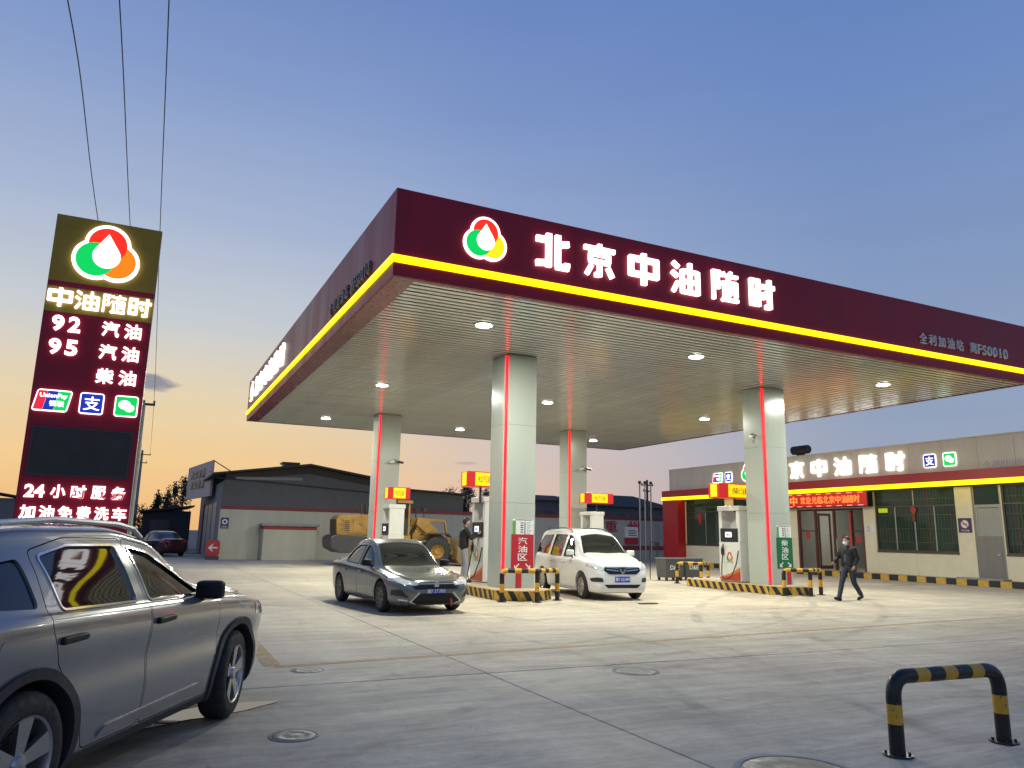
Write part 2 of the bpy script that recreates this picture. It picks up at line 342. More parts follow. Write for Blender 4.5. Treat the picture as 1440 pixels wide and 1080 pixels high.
_g = yl.node_tree.nodes.new('ShaderNodeNewGeometry'); yl.node_tree.links.new(_g.outputs['Position'], _n.inputs['Vector'])
_r = yl.node_tree.nodes.new('ShaderNodeMapRange'); _r.inputs[1].default_value = .38; _r.inputs[2].default_value = .62; _r.inputs[3].default_value = .25; _r.inputs[4].default_value = .8
yl.node_tree.links.new(_n.outputs[0], _r.inputs[0]); yl.node_tree.links.new(_r.outputs[0], _b.inputs['Alpha'])
def stripe(p, q, wd, z=.004):
    p, q = Vector(p+(z,)), Vector(q+(z,)); d = (q-p).normalized(); s = Vector((-d.y, d.x, 0))*wd/2
    return part('painted_line', yl, fore, lambda b: b.add([p-s, q-s, q+s, p+s], [(0, 1, 2, 3)]))
stripe((1.62, 9.80), (26.0, 11.75), .15); stripe((1.62, 9.86), (1.66, 12.4), .2, .008); stripe((10.6, 24.5), (16.6, 24.5), .12); stripe((19.6, 20.5), (27.5, 20.5), .12); stripe((19.6, 22.8), (27.5, 22.8), .12)
# raised apron at the roadside, where the near guard rail stands
ap = [(4.6, -3), (14, -3), (14, 4.05), (9, 4.1), (7.2, 4.08), (6.3, 4.0), (5.85, 3.93), (5.45, 3.9), (5.15, 3.75), (4.95, 3.3), (4.8, 2)]
apr = part('apron', conc, None, lambda b: b.prism(ap, -.1, .055, 'z'), bevel=.03, seg=3); struct(apr)

# ------------------------------------------------------------------ logo (three overlapping rounds and a drop)
def logo(o, fr, s, parent, right, white=sign_white, depth=.05):
    o = Vector(o); r = .285*s; C3 = [(.5*s, .655*s), (.345*s, .385*s), (.655*s, .385*s)]
    root = None
    for k, c in enumerate(C3):
        q = flat(circ(*c, r+.055*s, 40), o, fr, .004, depth+.0015*k, white, parent, 'logo_backing')
    for k, (c, m) in enumerate(zip((C3[2], C3[0], C3[1]), (right, logo_red, logo_green))):
        flat(circ(*c, r, 40), o, fr, .006, depth+.006+.002*k, m, parent, 'logo_petal')
    dr = [(.5*s, .84*s)]+[(.5*s+.205*s*math.cos(t), .455*s+.205*s*math.sin(t)) for t in [R(32-244*i/24) for i in range(25)]]
    flat(dr, o, fr, .006, depth+.016, white, parent, 'logo_drop')

# ------------------------------------------------------------------ canopy
X0, X1, Y0, Y1, HC, TC = 3.904, 24.35, 13.53, 36.04, 6.5, 8.32
can = thing('station_canopy', 'large flat fuel station canopy with maroon fascia, yellow light strip and lit white characters', 'canopy', (0, 0, 0))
def split(a, b, n): return [(a+(b-a)*i/n, a+(b-a)*(i+1)/n) for i in range(n)]
for a, b_ in split(X0, X1, 5):
    part('fascia_panel', maroon, can, lambda b: b.box(a+.002, b_-.002, Y0, Y0+.05, 6.93, TC))
    part('fascia_panel', maroon, can, lambda b: b.box(a+.002, b_-.002, Y1-.05, Y1, 6.93, TC))
for a, b_ in split(Y0+.052, Y1-.052, 6):
    part('fascia_panel', maroon, can, lambda b: b.box(X0, X0+.05, a+.002, b_-.002, 6.93, TC))
    part('fascia_panel', maroon, can, lambda b: b.box(X1-.05, X1, a+.002, b_-.002, 6.93, TC))
part('fascia_skirt', maroon, can, lambda b: (b.box(X0, X1, Y0, Y0+.05, HC, 6.77), b.box(X0, X1, Y1-.05, Y1, HC, 6.77), b.box(X0, X0+.05, Y0+.05, Y1-.05, HC, 6.77), b.box(X1-.05, X1, Y0+.05, Y1-.05, HC, 6.77)))
part('light_strip', strip_yellow, can, lambda b: b.box(X0-.05, X1+.05, Y0-.05, Y0+.04, 6.775, 6.925), bevel=.02)
part('light_strip', strip_yellow, can, lambda b: b.box(X0-.05, X0+.04, Y0+.045, Y1, 6.775, 6.925), bevel=.02)
part('light_strip', strip_yellow, can, lambda b: b.box(X1-.04, X1+.05, Y0+.045, Y1, 6.775, 6.925), bevel=.02)
part('roof_deck', mat('roof_sheet', (.35, .35, .36), .5, metal=.5), can, lambda b: b.box(X0+.06, X1-.06, Y0+.06, Y1-.06, 7.6, 7.66))
part('soffit_trim', mat('soffit_maroon', (.16, .03, .04), .25, var=.15, vscale=2), can, lambda b: (b.box(X0+.052, X0+.50, Y0+.052, Y1-.052, HC-.004, HC+.05), b.box(X1-.16, X1-.052, Y0+.052, Y1-.052, HC-.004, HC+.05), b.box(X0+.5, X1-.16, Y0+.052, Y0+.20, HC-.004, HC+.05)))
slat_m = mat('ceiling_aluminium', (.60, .63, .60), .17, metal=.3, var=.09, vscale=1.2)
slat = MB(); sw = .150
slat.prism([(0, .016), (0, .004), (.004, 0), (sw-.004, 0), (sw, .004), (sw, .016)], X0+.5, X1-.16, 'x')
slat_me = slat.mesh('ceiling_slat'); slat_me.materials.append(slat_m)
y = Y0+.2; k = 0
while y < Y1-.2:
    o = bpy.data.objects.new('ceiling_slat', slat_me); col.objects.link(o); o.parent = can; o.location = (0, y, HC+.012+random.uniform(-.0015, .0015)); o.rotation_euler = (random.gauss(0, .006), 0, 0)
    y += .225; k += 1
part('ceiling_backing', mat('ceiling_void', (.05, .05, .048), .8), can, lambda b: b.box(X0+.06, X1-.06, Y0+.06, Y1-.06, HC+.13, HC+.16))
# writing on the front and left fascia
for i, ch in enumerate('北京中油随时'):
    block_letter(ch, (7.0+1.192*i, Y0, 7.25), FRONT, .80, .76, sign_white, can)
logo((5.33, Y0, 7.10), FRONT, .98, can, logo_yellow)
dull = mat('dull_letter', (.78, .72, .66), .4, var=.04)
for i, ch in enumerate('全利加油站'): text(ch, (19.2+.40*i, Y0, 7.13), FRONT, .30, .31, dull, can, 'letter', .04, .008)
text('冀', (21.42, Y0, 7.13), FRONT, .30, .31, dull, can, 'letter', .04, .008); text('FS0010', (21.77, Y0, 7.13), FRONT, 1.42, .30, dull, can, 'letter', .04, .01, 1.15)
logo((X0, 35.2, 7.18), WEST, .95, can, logo_yellow)
for i, ch in enumerate('北京中油随时'):
    block_letter(ch, (X0, 33.4-1.28*i, 7.25), WEST, .80, .76, sign_white, can)
dk = mat('dark_letter', (.16, .14, .15), .4, var=.04)
for i, ch in enumerate('全利加油站'): text(ch, (X0, 19.05-.42*i, 7.05), WEST, .30, .33, dk, can, 'letter', .05, .008)
text('冀', (X0, 16.85, 7.05), WEST, .30, .33, dk, can, 'letter', .05, .008); text('FS0010', (X0, 16.5, 7.05), WEST, 1.3, .32, dk, can, 'letter', .05, .01, 1.15)

# ceiling lamps, each with its own light
lampm = glow('lamp_diffuser', (1, .99, .93), 22)
rows = {15.9: 'front', 24.4: 'middle', 33.1: 'rear'}; cols = {6.88: 'left', 13.23: 'centre', 20.65: 'right'}
LAMPS = []
for yy, rn in rows.items():
    for xx, cn in cols.items():
        t = thing('ceiling_light', 'round white LED lamp in the %s row of the canopy ceiling, %s one' % (rn, {'left': 'the leftmost', 'centre': 'the middle', 'right': 'the rightmost'}[cn]), 'ceiling light', (xx, yy, HC), 0, 'canopy ceiling lamps')
        part('housing', white_panel, t, lambda b: b.prism(circ(0, 0, .235, 32), -.012, .03, 'z'), bevel=.008)
        part('diffuser', lampm, t, lambda b: b.prism(circ(0, 0, .19, 28), -.024, -.0125, 'z'))
        ld = bpy.data.lights.new('lamp_light', 'AREA'); ld.shape = 'SQUARE'; ld.size = .5; ld.energy = 440; ld.color = (.98, 1, .86)
        lo = bpy.data.objects.new('lamp_light', ld); col.objects.link(lo); lo.parent = t; lo.location = (0, 0, -.03); LAMPS.append(ld)

# ------------------------------------------------------------------ columns
def cctv(name, label, loc, d=1):
    t = thing(name, label, 'camera', loc, 0, 'surveillance cameras')
    part('bracket', dark_metal, t, lambda b: (b.box(-.04, .04, -.03, 0, -.06, .06), b.cyl((0, -.02, 0), (0, -.14, -.02), .015)))
    for s in (-1, 1):
        part('camera_body', [dull, dark_metal][s > 0], t, lambda b: (b.cyl((s*.06, -.14, -.03), (s*.30, -.24, -.08), .048, 14), b.box(*sorted((s*.03, s*.1)), -.18, -.1, -.03, .0)), bevel=.006)
cols4 = (('A', 8.57, 18.2, 'front left canopy column beside the man at the pump'), ('C', 17.70, 18.1, 'front right canopy column carrying the green diesel sign'),
         ('B', 8.54, 30.4, 'rear left canopy column behind the grey saloon'), ('D', 17.60, 30.3, 'rear right canopy column behind the white minivan'))
for key, cx, cyy, lab in cols4:
    t = thing('canopy_column', 'white panelled '+lab+', red light tube on its edge', 'column', (cx, cyy, 0), 0, 'canopy columns')
    for z0, z1 in ((.25 if key in 'ABCD' else 0, 2.45), (2.454, 4.55), (4.554, HC-.006)):
        part('cladding_panel', white_panel, t, lambda b: b.prism([(.09, 0), (.95, 0), (.95, .9), (0, .9), (0, .09), (.09, .09)], z0, z1, 'z'), bevel=.003)
    part('light_tube', led_red, t, lambda b: b.box(.022, .078, .022, .078, .30, HC-.05), bevel=.02, smooth=True)
    part('light_tube', led_red, t, lambda b: b.box(.96, .985, .86, .885, .30, HC-.05))
    if key in 'BD': cctv('surveillance_camera', 'pair of small surveillance cameras on the %s column' % ('rear left' if key == 'B' else 'rear right'), (cx+.75, cyy-.002, 4.55 if key == 'B' else 4.75))
cctv('surveillance_camera', 'small surveillance camera on the left face of the front right column', (17.66, 18.6, 4.95))

# hazard stripes running round a low island
hz_y = mat('hazard_yellow', (.55, .33, .05), .55, var=.2, vscale=9); hz_k = mat('hazard_black', (.02, .02, .02), .55, var=.3, vscale=9)
def island(lab, poly, z=.25):
    t = thing('pump_island', lab, 'island', (0, 0, 0), 0, 'pump islands')
    part('kerb', hz_y, t, lambda b: b.prism(poly, 0.003, z, 'z'), bevel=.012)
    cx = sum(p[0] for p in poly)/len(poly); cy2 = sum(p[1] for p in poly)/len(poly)
    inner = [(cx+(px-cx)*.90, cy2+(py-cy2)*.965) for px, py in poly]
    part('island_top', conc, t, lambda b: b.prism(inner, z-.05, z+.005, 'z'))
    n = len(poly); st = .0
    for i in range(n):
        p, q = Vector(poly[i]), Vector(poly[(i+1)%n]); d = (q-p); ln = d.length; d = d/ln; nn = Vector((d.y, -d.x))
        if nn.y > .8: continue
        s = .05
        while s < ln-.05:
            e0, e1 = s, min(s+.155, ln-.01); sl = .14
            a0, a1 = min(e0+sl, ln-.005), min(e1+sl, ln-.005)
            o = lambda u, zz: (p.x+d.x*u+nn.x*.003, p.y+d.y*u+nn.y*.003, zz)
            i_ = lambda u, zz: (p.x+d.x*u-nn.x*.01, p.y+d.y*u-nn.y*.01, zz)
            vs = [o(a0, .006), o(a1, .006), o(e1, z-.012), o(e0, z-.012), i_(a0, .006), i_(a1, .006), i_(e1, z-.012), i_(e0, z-.012)]
            part('hazard_stripe', hz_k, t, lambda b: b.add(vs, [(0, 1, 2, 3), (7, 6, 5, 4), (0, 4, 5, 1), (1, 5, 6, 2), (2, 6, 7, 3), (3, 7, 4, 0)])); s += .31
    return t
def nose(x0, x1, y0, y1): return [(x0, y0+.5), (x0+.5, y0), (x1-.5, y0), (x1, y0+.5), (x1, y1-.3), (x1-.3, y1), (x0+.3, y1), (x0, y1-.3)]
island('yellow and black striped island under the front left column with the red petrol sign', nose(8.2, 9.85, 17.35, 22.6))
island('yellow and black striped island under the front right column with the green diesel sign', nose(17.35, 19.05, 17.3, 22.0))
island('striped island under the rear left column behind the grey saloon', nose(8.2, 9.85, 27.4, 31.7))
island('striped island under the rear right column behind the white minivan', nose(17.3, 19.0, 27.4, 31.7))

# ------------------------------------------------------------------ guard rails (steel hoop in black and yellow)
def arcpath(pts, r, n=7):
    pts = [Vector(p) for p in pts]; out = [pts[0]]
    for i in range(1, len(pts)-1):
        a = (pts[i-1]-pts[i]).normalized(); b = (pts[i+1]-pts[i]).normalized(); ang = a.angle(b); d = min(r/math.tan(ang/2), (pts[i-1]-pts[i]).length*.49, (pts[i+1]-pts[i]).length*.49)
        p0, p1 = pts[i]+a*d, pts[i]+b*d
        for k in range(n+1):
            t = k/n; out.append(p0*(1-t)**2+pts[i]*2*t*(1-t)+p1*t*t)
    out.append(pts[-1]); return out
def rail(t, path, r, bands):
    """tube cut into bands: bands = list of (length, material)"""
    pts = [path[0]]; acc = [0.0]
    for p in path[1:]: acc.append(acc[-1]+(p-pts[-1]).length); pts.append(p)
    tot = acc[-1]
    def at(s):
        for i in range(len(acc)-1):
            if s <= acc[i+1]+1e-6: return pts[i].lerp(pts[i+1], (s-acc[i])/max(1e-6, acc[i+1]-acc[i]))
        return pts[-1]
    sc = tot/sum(l for l, _ in bands); s = 0
    for l, m in bands:
        e = s+l*sc; mid = [a for a in acc if s+.004 < a < e-.004]
        seg = [at(s)]+[at(a) for a in mid]+[at(e)]
        part('rail_band', m, t, lambda b: b.tube(seg, r, 16), smooth=True); s = e
K, Yw = black_paint, yellow_paint
def foot(t, x, y, z=0, s=.11):
    part('base_plate', dark_metal, t, lambda b: (b.prism(circ(x, y, s, 20), z+.002, z+.014, 'z'), [b.cyl((x+s*.75*math.cos(R(a)), y+s*.75*math.sin(R(a)), z+.01), (x+s*.75*math.cos(R(a)), y+s*.75*math.sin(R(a)), z+.035), .011, 6) for a in (45, 135, 225, 315)]))
ng = thing('guard_rail', 'thick black and yellow steel hoop standing alone in the near right corner', 'guard rail', (0, 0, 0), 0, 'black and yellow guard rails')
a, b_ = (5.42, 4.30), (6.62, 4.23)
pth = arcpath([(a[0], a[1], .01), (a[0], a[1], .575), (b_[0], b_[1], .575), (b_[0], b_[1], .01)], .16, 10)
rail(ng, pth, .057, [(.22, K), (.145, Yw), (.36, K), (.14, Yw), (.17, K), (.14, Yw), (.17, K), (.14, Yw), (.36, K), (.145, Yw), (.22, K)])
foot(ng, *a); foot(ng, *b_)
def island_guard(lab, p, z=.75):
    t = thing('guard_rail', lab, 'guard rail', (0, 0, 0), 0, 'black and yellow guard rails')
    pth = arcpath([(p[0][0], p[0][1], .01), (p[0][0], p[0][1], z), (p[1][0], p[1][1], z), (p[2][0], p[2][1], z), (p[2][0], p[2][1], .01)], .14)
    n = 2*round(((Vector(p[0])-Vector(p[1])).length+(Vector(p[1])-Vector(p[2])).length)/.4)+1
    rail(t, pth, .06, [(.26, K), (.24, Yw), (.3, K)]+[((Yw, K)[i % 2] and .2, (Yw, K)[i % 2]) for i in range(n)]+[(.3, K), (.24, Yw), (.26, K)])
    rail(t, [Vector((p[1][0], p[1][1], .01)), Vector((p[1][0], p[1][1], z-.05))], .06, [(.26, K), (.24, Yw), (.25, K)])
    for q in p: foot(t, *q, s=.12)
island_guard('three legged black and yellow guard rail in front of the red petrol sign', [(8.18, 17.35), (8.98, 17.0), (9.80, 17.45)])
island_guard('three legged black and yellow guard rail in front of the green diesel sign', [(17.45, 17.30), (18.15, 16.95), (18.95, 17.30)])
# ------------------------------------------------------------------ price pylon
PY = 16.0
py = thing('price_pylon', 'tall maroon and gold price pylon with lit fuel grades and payment icons', 'sign', (-1.11, PY, 0))
def S(x): return x+1.11
part('core', silver, py, lambda b: b.box(S(-2.03), S(-.19), .03, .42, 0, 7.49), bevel=.01)
def facep(x0, x1, z0, z1, m, d=.03, name='face_panel'): return part(name, m, py, lambda b: b.box(S(x0), S(x1), .028-d, .028, z0, z1))
facep(-2.025, -.195, 6.16, 7.48, gold); facep(-2.025, -.195, 6.06, 6.155, maroon); facep(-2.025, -.195, 5.56, 6.055, gold)
facep(-2.025, -.195, .25, 5.555, maroon); facep(-2.06, -.16, 0, .25, conc_grey, .06, 'plinth')
o = lambda x, z: (S(x), -.003, z)
logo(o(-1.70, 6.22), FRONT, 1.18, py, logo_orange)
for i, ch in enumerate('中油随时'): block_letter(ch, o(-1.985+.452*i, 5.66), FRONT, .40, .36, sign_white, py, .05)
for s, z in (('92', 5.19), ('95', 4.74)):
    for i, ch in enumerate(s): text(ch, o(-1.86+.27*i, z), FRONT, .20, .30, sign_white, py, 'channel_letter', .04, .03)
for s, z in (('汽油', 5.19), ('汽油', 4.74), ('柴油', 4.27)):
    for i, ch in enumerate(s): text(ch, o(-1.035+.385*i, z), FRONT, .30, .29, sign_white, py, 'channel_letter', .04, .022)
def bordered(poly_in, poly_out, org, fr, m, parent, name):
    flat(poly_out, org, fr, .003, .04, sign_white, parent, name+'_border'); return flat(poly_in, org, fr, .006, .046, m, parent, name)
sk = lambda pl, k: [(u+v*k, v) for u, v in pl]
def unionpay(org, fr, s, parent):
    W_, H_ = .56*s, .40*s
    flat(sk(rrect(W_, H_, .05*s), .17), org, fr, .003, .04, sign_white, parent, 'icon_border')
    for a0, a1, m in ((.02, .17, icon_red), (.172, .34, icon_blue), (.342, W_/s-.02, logo_green)):
        flat(sk([(a0*s, .022*s), (a1*s, .022*s), (a1*s, H_-.022*s), (a0*s, H_-.022*s)], .17), org, fr, .006, .046, m, parent, 'icon_field')
    Rr, U, Nn = fr; g_ = Vector(org)
    text('UnionPay', g_+Rr*.11*s+U*.23*s+Nn*.046, fr, .44*s, .10*s, sign_white, parent, 'icon_mark', .004, .03)
    text('银联', g_+Rr*.27*s+U*.09*s+Nn*.046, fr, .24*s, .11*s, sign_white, parent, 'icon_mark', .004, .02)
def alipay(org, fr, s, parent):
    bordered(rrect(.36*s, .36*s, .03*s, 4, .02*s, .02*s), rrect(.40*s, .40*s, .05*s), org, fr, icon_blue, parent, 'icon')
    text('支', Vector(org)+fr[0]*.07*s+fr[1]*.07*s+fr[2]*.046, fr, .27*s, .26*s, sign_white, parent, 'icon_mark', .004, .008)
def chat(org, fr, s, parent):
    bordered(rrect(.36*s, .36*s, .03*s, 4, .02*s, .02*s), rrect(.40*s, .40*s, .05*s), org, fr, logo_green, parent, 'icon')
    flat([(.17*s+.105*s*math.cos(t*.2618), .225*s+.085*s*math.sin(t*.2618)) for t in range(24)], org, fr, .01, .050, sign_white, parent, 'icon_mark')
    flat([(.255*s+.085*s*math.cos(t*.2618), .165*s+.07*s*math.sin(t*.2618)) for t in range(24)], org, fr, .01, .052, sign_white, parent, 'icon_mark')
unionpay(o(-1.99, 3.67), FRONT, 1, py); alipay(o(-1.24, 3.67), FRONT, 1, py); chat(o(-.66, 3.67), FRONT, 1, py)
scr = part('screen_frame', dark_metal, py, lambda b: (b.box(S(-1.93), S(-.29), -.03, -.003, 2.50, 2.535), b.box(S(-1.93), S(-.29), -.03, -.003, 3.355, 3.39), b.box(S(-1.93), S(-1.895), -.03, -.003, 2.535, 3.355), b.box(S(-.325), S(-.29), -.03, -.003, 2.535, 3.355)))
part('led_screen', mat('dead_screen', (.010, .013, .013), .28, var=.2, vscale=3), py, lambda b: b.box(S(-1.894), S(-.326), -.016, -.0035, 2.536, 3.354))
text('24', o(-1.91, 2.11), FRONT, .31, .23, sign_white, py, 'channel_letter', .04, .03)
for i, ch in enumerate('小时服务'): text(ch, o(-1.51+.325*i, 2.11), FRONT, .24, .24, sign_white, py, 'channel_letter', .04, .026)
for i, ch in enumerate('加油免费洗车'): text(ch, o(-1.94+.292*i, 1.73), FRONT, .24, .24, sign_white, py, 'channel_letter', .04, .026)

# ------------------------------------------------------------------ dispensers and their lit fuel boxes
disp_white = mat('dispenser_enamel', (.62, .62, .58), .3, var=.05, vscale=3)
box_yellow = glow('lit_box_yellow', (1, .62, .0), 1.25); box_red = glow('lit_box_red', (.85, .02, .02), .55)
screen_w = glow('lit_display', (.85, .9, 1), 1.4)
hose_m = mat('hose_rubber', (.015, .015, .015), .5)
swoosh = mat('orange_swoosh', (.62, .16, .02), .35); swoosh2 = mat('brick_swoosh', (.42, .05, .03), .35)
def dispenser(lab, x0, x1, y0, y1, z0=.255, h=2.45, swo=True):
    t = thing('fuel_dispenser', lab, 'fuel dispenser', (x0, y0, z0), 0, 'fuel dispensers'); w_, d = x1-x0, y1-y0
    # the two wide faces look to -X and +X where cars stop
    part('lower_cabinet', disp_white, t, lambda b: b.box(0, w_, 0, d, .02, 1.28), bevel=.02)
    part('plinth', dark_metal, t, lambda b: b.box(.03, w_-.03, .03, d-.03, -.004, .02))
    [part('end_pillar', disp_white, t, lambda b: b.box(.02, w_-.02, q, q+.16, 1.281, h-.16), bevel=.012) for q in (0, d-.16)]
    part('head', disp_white, t, lambda b: b.box(-.02, w_+.02, -.02, d+.02, h-.159, h), bevel=.02)
    part('display_module', black_paint, t, lambda b: b.box(-.02, w_+.02, .10, d-.10, 1.285, 1.72), bevel=.015)
    for s, xx in ((WEST, -.02), (EAST, w_+.02)):
        yy = d*.5+.15 if s is WEST else d*.5-.15
        flat(rrect(.30, .17, .015), (xx, yy, 1.43), s, .001, .006, screen_w, t, 'display')
        text('88.8', (xx+s[2].x*.006, yy+s[0].y*.07, 1.47), s, .16, .08, black_paint, t, 'digits', .002, .02)
    for s, xx in ((WEST, 0), (EAST, w_)):
        yb = d if s is WEST else 0
        if swo:
            pts = [(0, 0)]+[(d*u, .16+.34*u**1.6) for u in [i/10 for i in range(11)]]+[(d, 0)]
            flat([(max(.02, min(d-.02, u)), max(.04, v)) for u, v in pts], (xx, yb, 0), s, .001, .004, swoosh, t, 'swoosh')
            pts = [(0, 0)]+[(d*u, .12+.24*u**1.6) for u in [i/10 for i in range(11)]]+[(d, 0)]
            flat([(max(.03, min(d-.03, u)), max(.05, v)) for u, v in pts], (xx, yb, 0), s, .004, .006, swoosh2, t, 'swoosh')
            q = Vector((xx, yb, .62))+s[0]*(d*.5-.17)
            for c, m in (((.17, .24), MATS['printed_red']), ((.12, .14), MATS['printed_green']), ((.22, .14), MATS['printed_orange'])):
                flat(circ(*c, .10, 20), q, s, .001, .003+.001*[.24, .14].index(c[1])+.0005*(c[0] > .2), m, t, 'printed_logo')
            flat([(.17, .31)]+[(.17+.065*math.cos(R(30-240*i/14)), .17+.065*math.sin(R(30-240*i/14))) for i in range(15)], q, s, .001, .0065, disp_white, t, 'printed_logo')
            text('北京中油', q+s[0]*.02-U_(.02), s, .30, .06, dk, t, 'lettering', .002)
    for s in (-1, 1):
        xx = -.03 if s < 0 else w_+.03
        nb = part('nozzle', black_paint, t, lambda b: (b.box(xx-.03, xx+.03, d*.80-.05, d*.80+.05, .86, 1.06), b.cyl((xx, d*.80, 1.06), (xx+s*.05, d*.80-.10, 1.20), .018, 8), b.box(xx-.02, xx+.02, d*.80-.03, d*.80+.03, 1.05, 1.13)), bevel=.008)
        part('hose', hose_m, t, lambda b: b.tube([(xx, d*.80, .88), (xx+s*.06, d*.78, .6), (xx+s*.16, d*.7, .22), (xx+s*.20, d*.5, .06), (xx+s*.14, d*.25, .18), (xx+s*.04, d*.12, .6), (xx-s*.02, d*.08, 1.0)], .017, 8), smooth=True)
    return t
def U_(z): return Vector((0, 0, z))
for nme, c in (('printed_red', (.5, .03, .02)), ('printed_green', (.03, .25, .08)), ('printed_orange', (.6, .2, .02))): mat(nme, c, .4, var=.04)
dispenser('white fuel dispenser the man in black is using beside the front left column', 8.98, 9.62, 20.35, 21.3)
dispenser('white fuel dispenser with orange swoosh left of the front right column', 17.58, 18.25, 19.25, 20.25)
dispenser('white fuel dispenser behind the grey saloon roof at the rear left column', 8.62, 9.25, 28.6, 29.55)
dispenser('white fuel dispenser above the minivan roof at the rear right column', 17.75, 18.4, 28.6, 29.55)
def fuel_box(lab, x0, x1, y, z0, z1, txt, fade=True):
    t = thing('fuel_sign_box', lab, 'sign', (x0, y, z0), 0, 'lit fuel grade boxes'); w_, h = x1-x0, z1-z0
    part('casing', box_red, t, lambda b: b.box(0, w_, 0, .55, 0, h), bevel=.02)
    ph = part('light_panel', box_yellow, t, lambda b: b.box(w_*.22, w_*.78, -.012, .02, .03, h-.03))
    part('light_panel', box_yellow, t, lambda b: b.box(-.012, .02, .12, .43, .03, h-.03))
    text(txt, (w_*.30, -.014, h*.27), FRONT, w_*.40, h*.46, MATS['printed_ink'], t, 'lettering', .004, .01)
    part('hanger', dark_metal, t, lambda b: (b.cyl((w_*.3, .27, h), (w_*.3, .27, h+.01), .02), b.cyl((w_*.5, .27, -.45), (w_*.5, .27, 0), .035)))
mat('printed_ink', (.35, .20, .02), .4, var=0)
fuel_box('lit yellow and red 92 petrol box left of the front left column', 8.42, 9.45, 20.3, 2.98, 3.42, '92汽油')
fuel_box('lit yellow and red diesel box left of the front right column', 16.90, 18.6, 19.35, 2.95, 3.42, '柴油')
fuel_box('lit yellow and red fuel box right of the rear left column', 8.60, 9.48, 28.75, 2.92, 3.38, '92汽油')
fuel_box('lit yellow and red fuel box right of the rear right column', 17.55, 19.0, 28.75, 3.08, 3.52, '95汽油')
# area signs on the front columns
sign_red = mat('printed_sign_red', (.45, .02, .03), .35, var=.05); sign_green = mat('printed_sign_green', (.01, .14, .05), .35, var=.05)
paper = mat('printed_white', (.72, .73, .72), .45, var=.03); ink = mat('black_ink', (.03, .03, .03), .5, var=0); leaf = mat('printed_leaf_green', (.10, .32, .06), .4)
def area_sign(lab, x, y, z, w_, h, m, txt):
    t = thing('area_sign', lab, 'sign', (x, y, z), 0)
    part('board', m, t, lambda b: b.box(0, w_, -.012, -.001, 0, h))
    for i, ch in enumerate(txt): text(ch, (w_*.29, -.012, h*(.73-.225*i)), FRONT, w_*.42, h*.19, paper, t, 'letter', .003, .012)
    for s in (-1, 1):
        cxx = w_*.5+s*w_*.27
        part('arrow', paper, t, lambda b: b.prism([(cxx-s*.09, .17), (cxx-s*.065, .19), (cxx+s*.03, .095), (cxx+s*.03, .14), (cxx+s*.06, .14), (cxx+s*.06, .035), (cxx-s*.05, .035), (cxx-s*.05, .065), (cxx+s*.005, .07)], -.015, -.0125, 'y'))
area_sign('red petrol area sign with white characters on the front left column', 8.83, 18.2, .70, .65, .93, sign_red, '汽油区')
area_sign('green diesel area sign with white characters on the front right column', 18.02, 18.1, .76, .66, .94, sign_green, '柴油区')
def notice(lab, x, y, z, w_, h):
    t = thing('notice_board', lab, 'notice', (x, y, z), 0)
    part('board', paper, t, lambda b: b.box(0, w_, -.008, -.001, 0, h))
    part('colour_panel', leaf, t, lambda b: b.box(0, w_*.14, -.011, -.0085, 0, h*.88))
    part('pictogram', ink, t, lambda b: (b.box(w_*.56, w_*.60, -.011, -.0085, 0, h*.82), [b.box(w_*.37, w_*.5, -.011, -.0085, h*(.1+.15*i), h*(.17+.15*i)) for i in range(5)]))
    part('print', MATS['printed_ink2'], t, lambda b: [b.box(w_*.66, w_*(.8+.14*((i*7) % 3)/2), -.010, -.0085, h*(.06+.10*i), h*(.085+.10*i)) for i in range(8)])
    text('加油站安全须知公示栏', (w_*.12, -.008, h*.90), FRONT, w_*.82, h*.08, ink, t, 'lettering', .002)
mat('printed_ink2', (.2, .2, .2), .5, var=0)
notice('white safety notice above the red petrol sign', 8.86, 18.2, 1.64, .62, .40)
notice('white safety notice above the green diesel sign', 18.05, 18.1, 1.71, .6, .37)
for lab, x, y, z in (('red fire hose marker at the foot of the front left column', 8.97, 18.2, .26), ('red fire hose marker at the foot of the front right column', 18.4, 18.1, .27)):
    t = part('floor_marker', sign_red, None, lambda b: b.box(x, x+.17, y-.012, y-.002, z, z+.40), bevel=.003); tag(t, lab, 'sign')

# ------------------------------------------------------------------ forecourt shop
ST = 31.0
cream = mat('cream_wall_panel', (.74, .66, .48), .5, var=.06, vscale=2); joint = mat('dark_joint', (.10, .09, .07), .9)
stone = mat('taupe_parapet_panel', (.76, .665, .49), .5, var=.08, vscale=2, streak=True)
alu = mat('bronze_window_frame', (.085, .075, .065), .4, metal=.4); alu_l = mat('grey_window_frame', (.30, .29, .27), .4, metal=.4)
wood = mat('red_wood', (.11, .03, .02), .4, var=.25, vscale=8, streak=True)
glass_m = mat('tinted_glass', (.035, .075, .055), .04, var=0, spec=.8, alpha=.42)
glass_c = mat('clear_glass', (.05, .05, .05), .03, var=0, spec=.8, alpha=.25)
shop = thing('station_shop', 'cream single storey shop with red and yellow fascia and lit white characters', 'building', (ST, 16, 0))
B = lambda y: y-16                       # local y
Ys, Ye = 12.0, 40.3
part('plinth', conc_grey, shop, lambda b: b.box(-.98, 7, B(Ys), B(Ye)+.2, .003, .22), bevel=.02)
part('parapet_core', joint, shop, lambda b: b.box(.03, .25, B(Ys), B(Ye), 3.98, 5.95))
yy = 41.0+.6-1.575*1
edges = [12.0]+[18.19-1.575*i for i in (3, 2, 1)]+[18.19, 19.7, 21.28, 22.85, 24.38, 25.99, 27.49]+[29.06+1.575*i for i in range(7)]+[40.3]
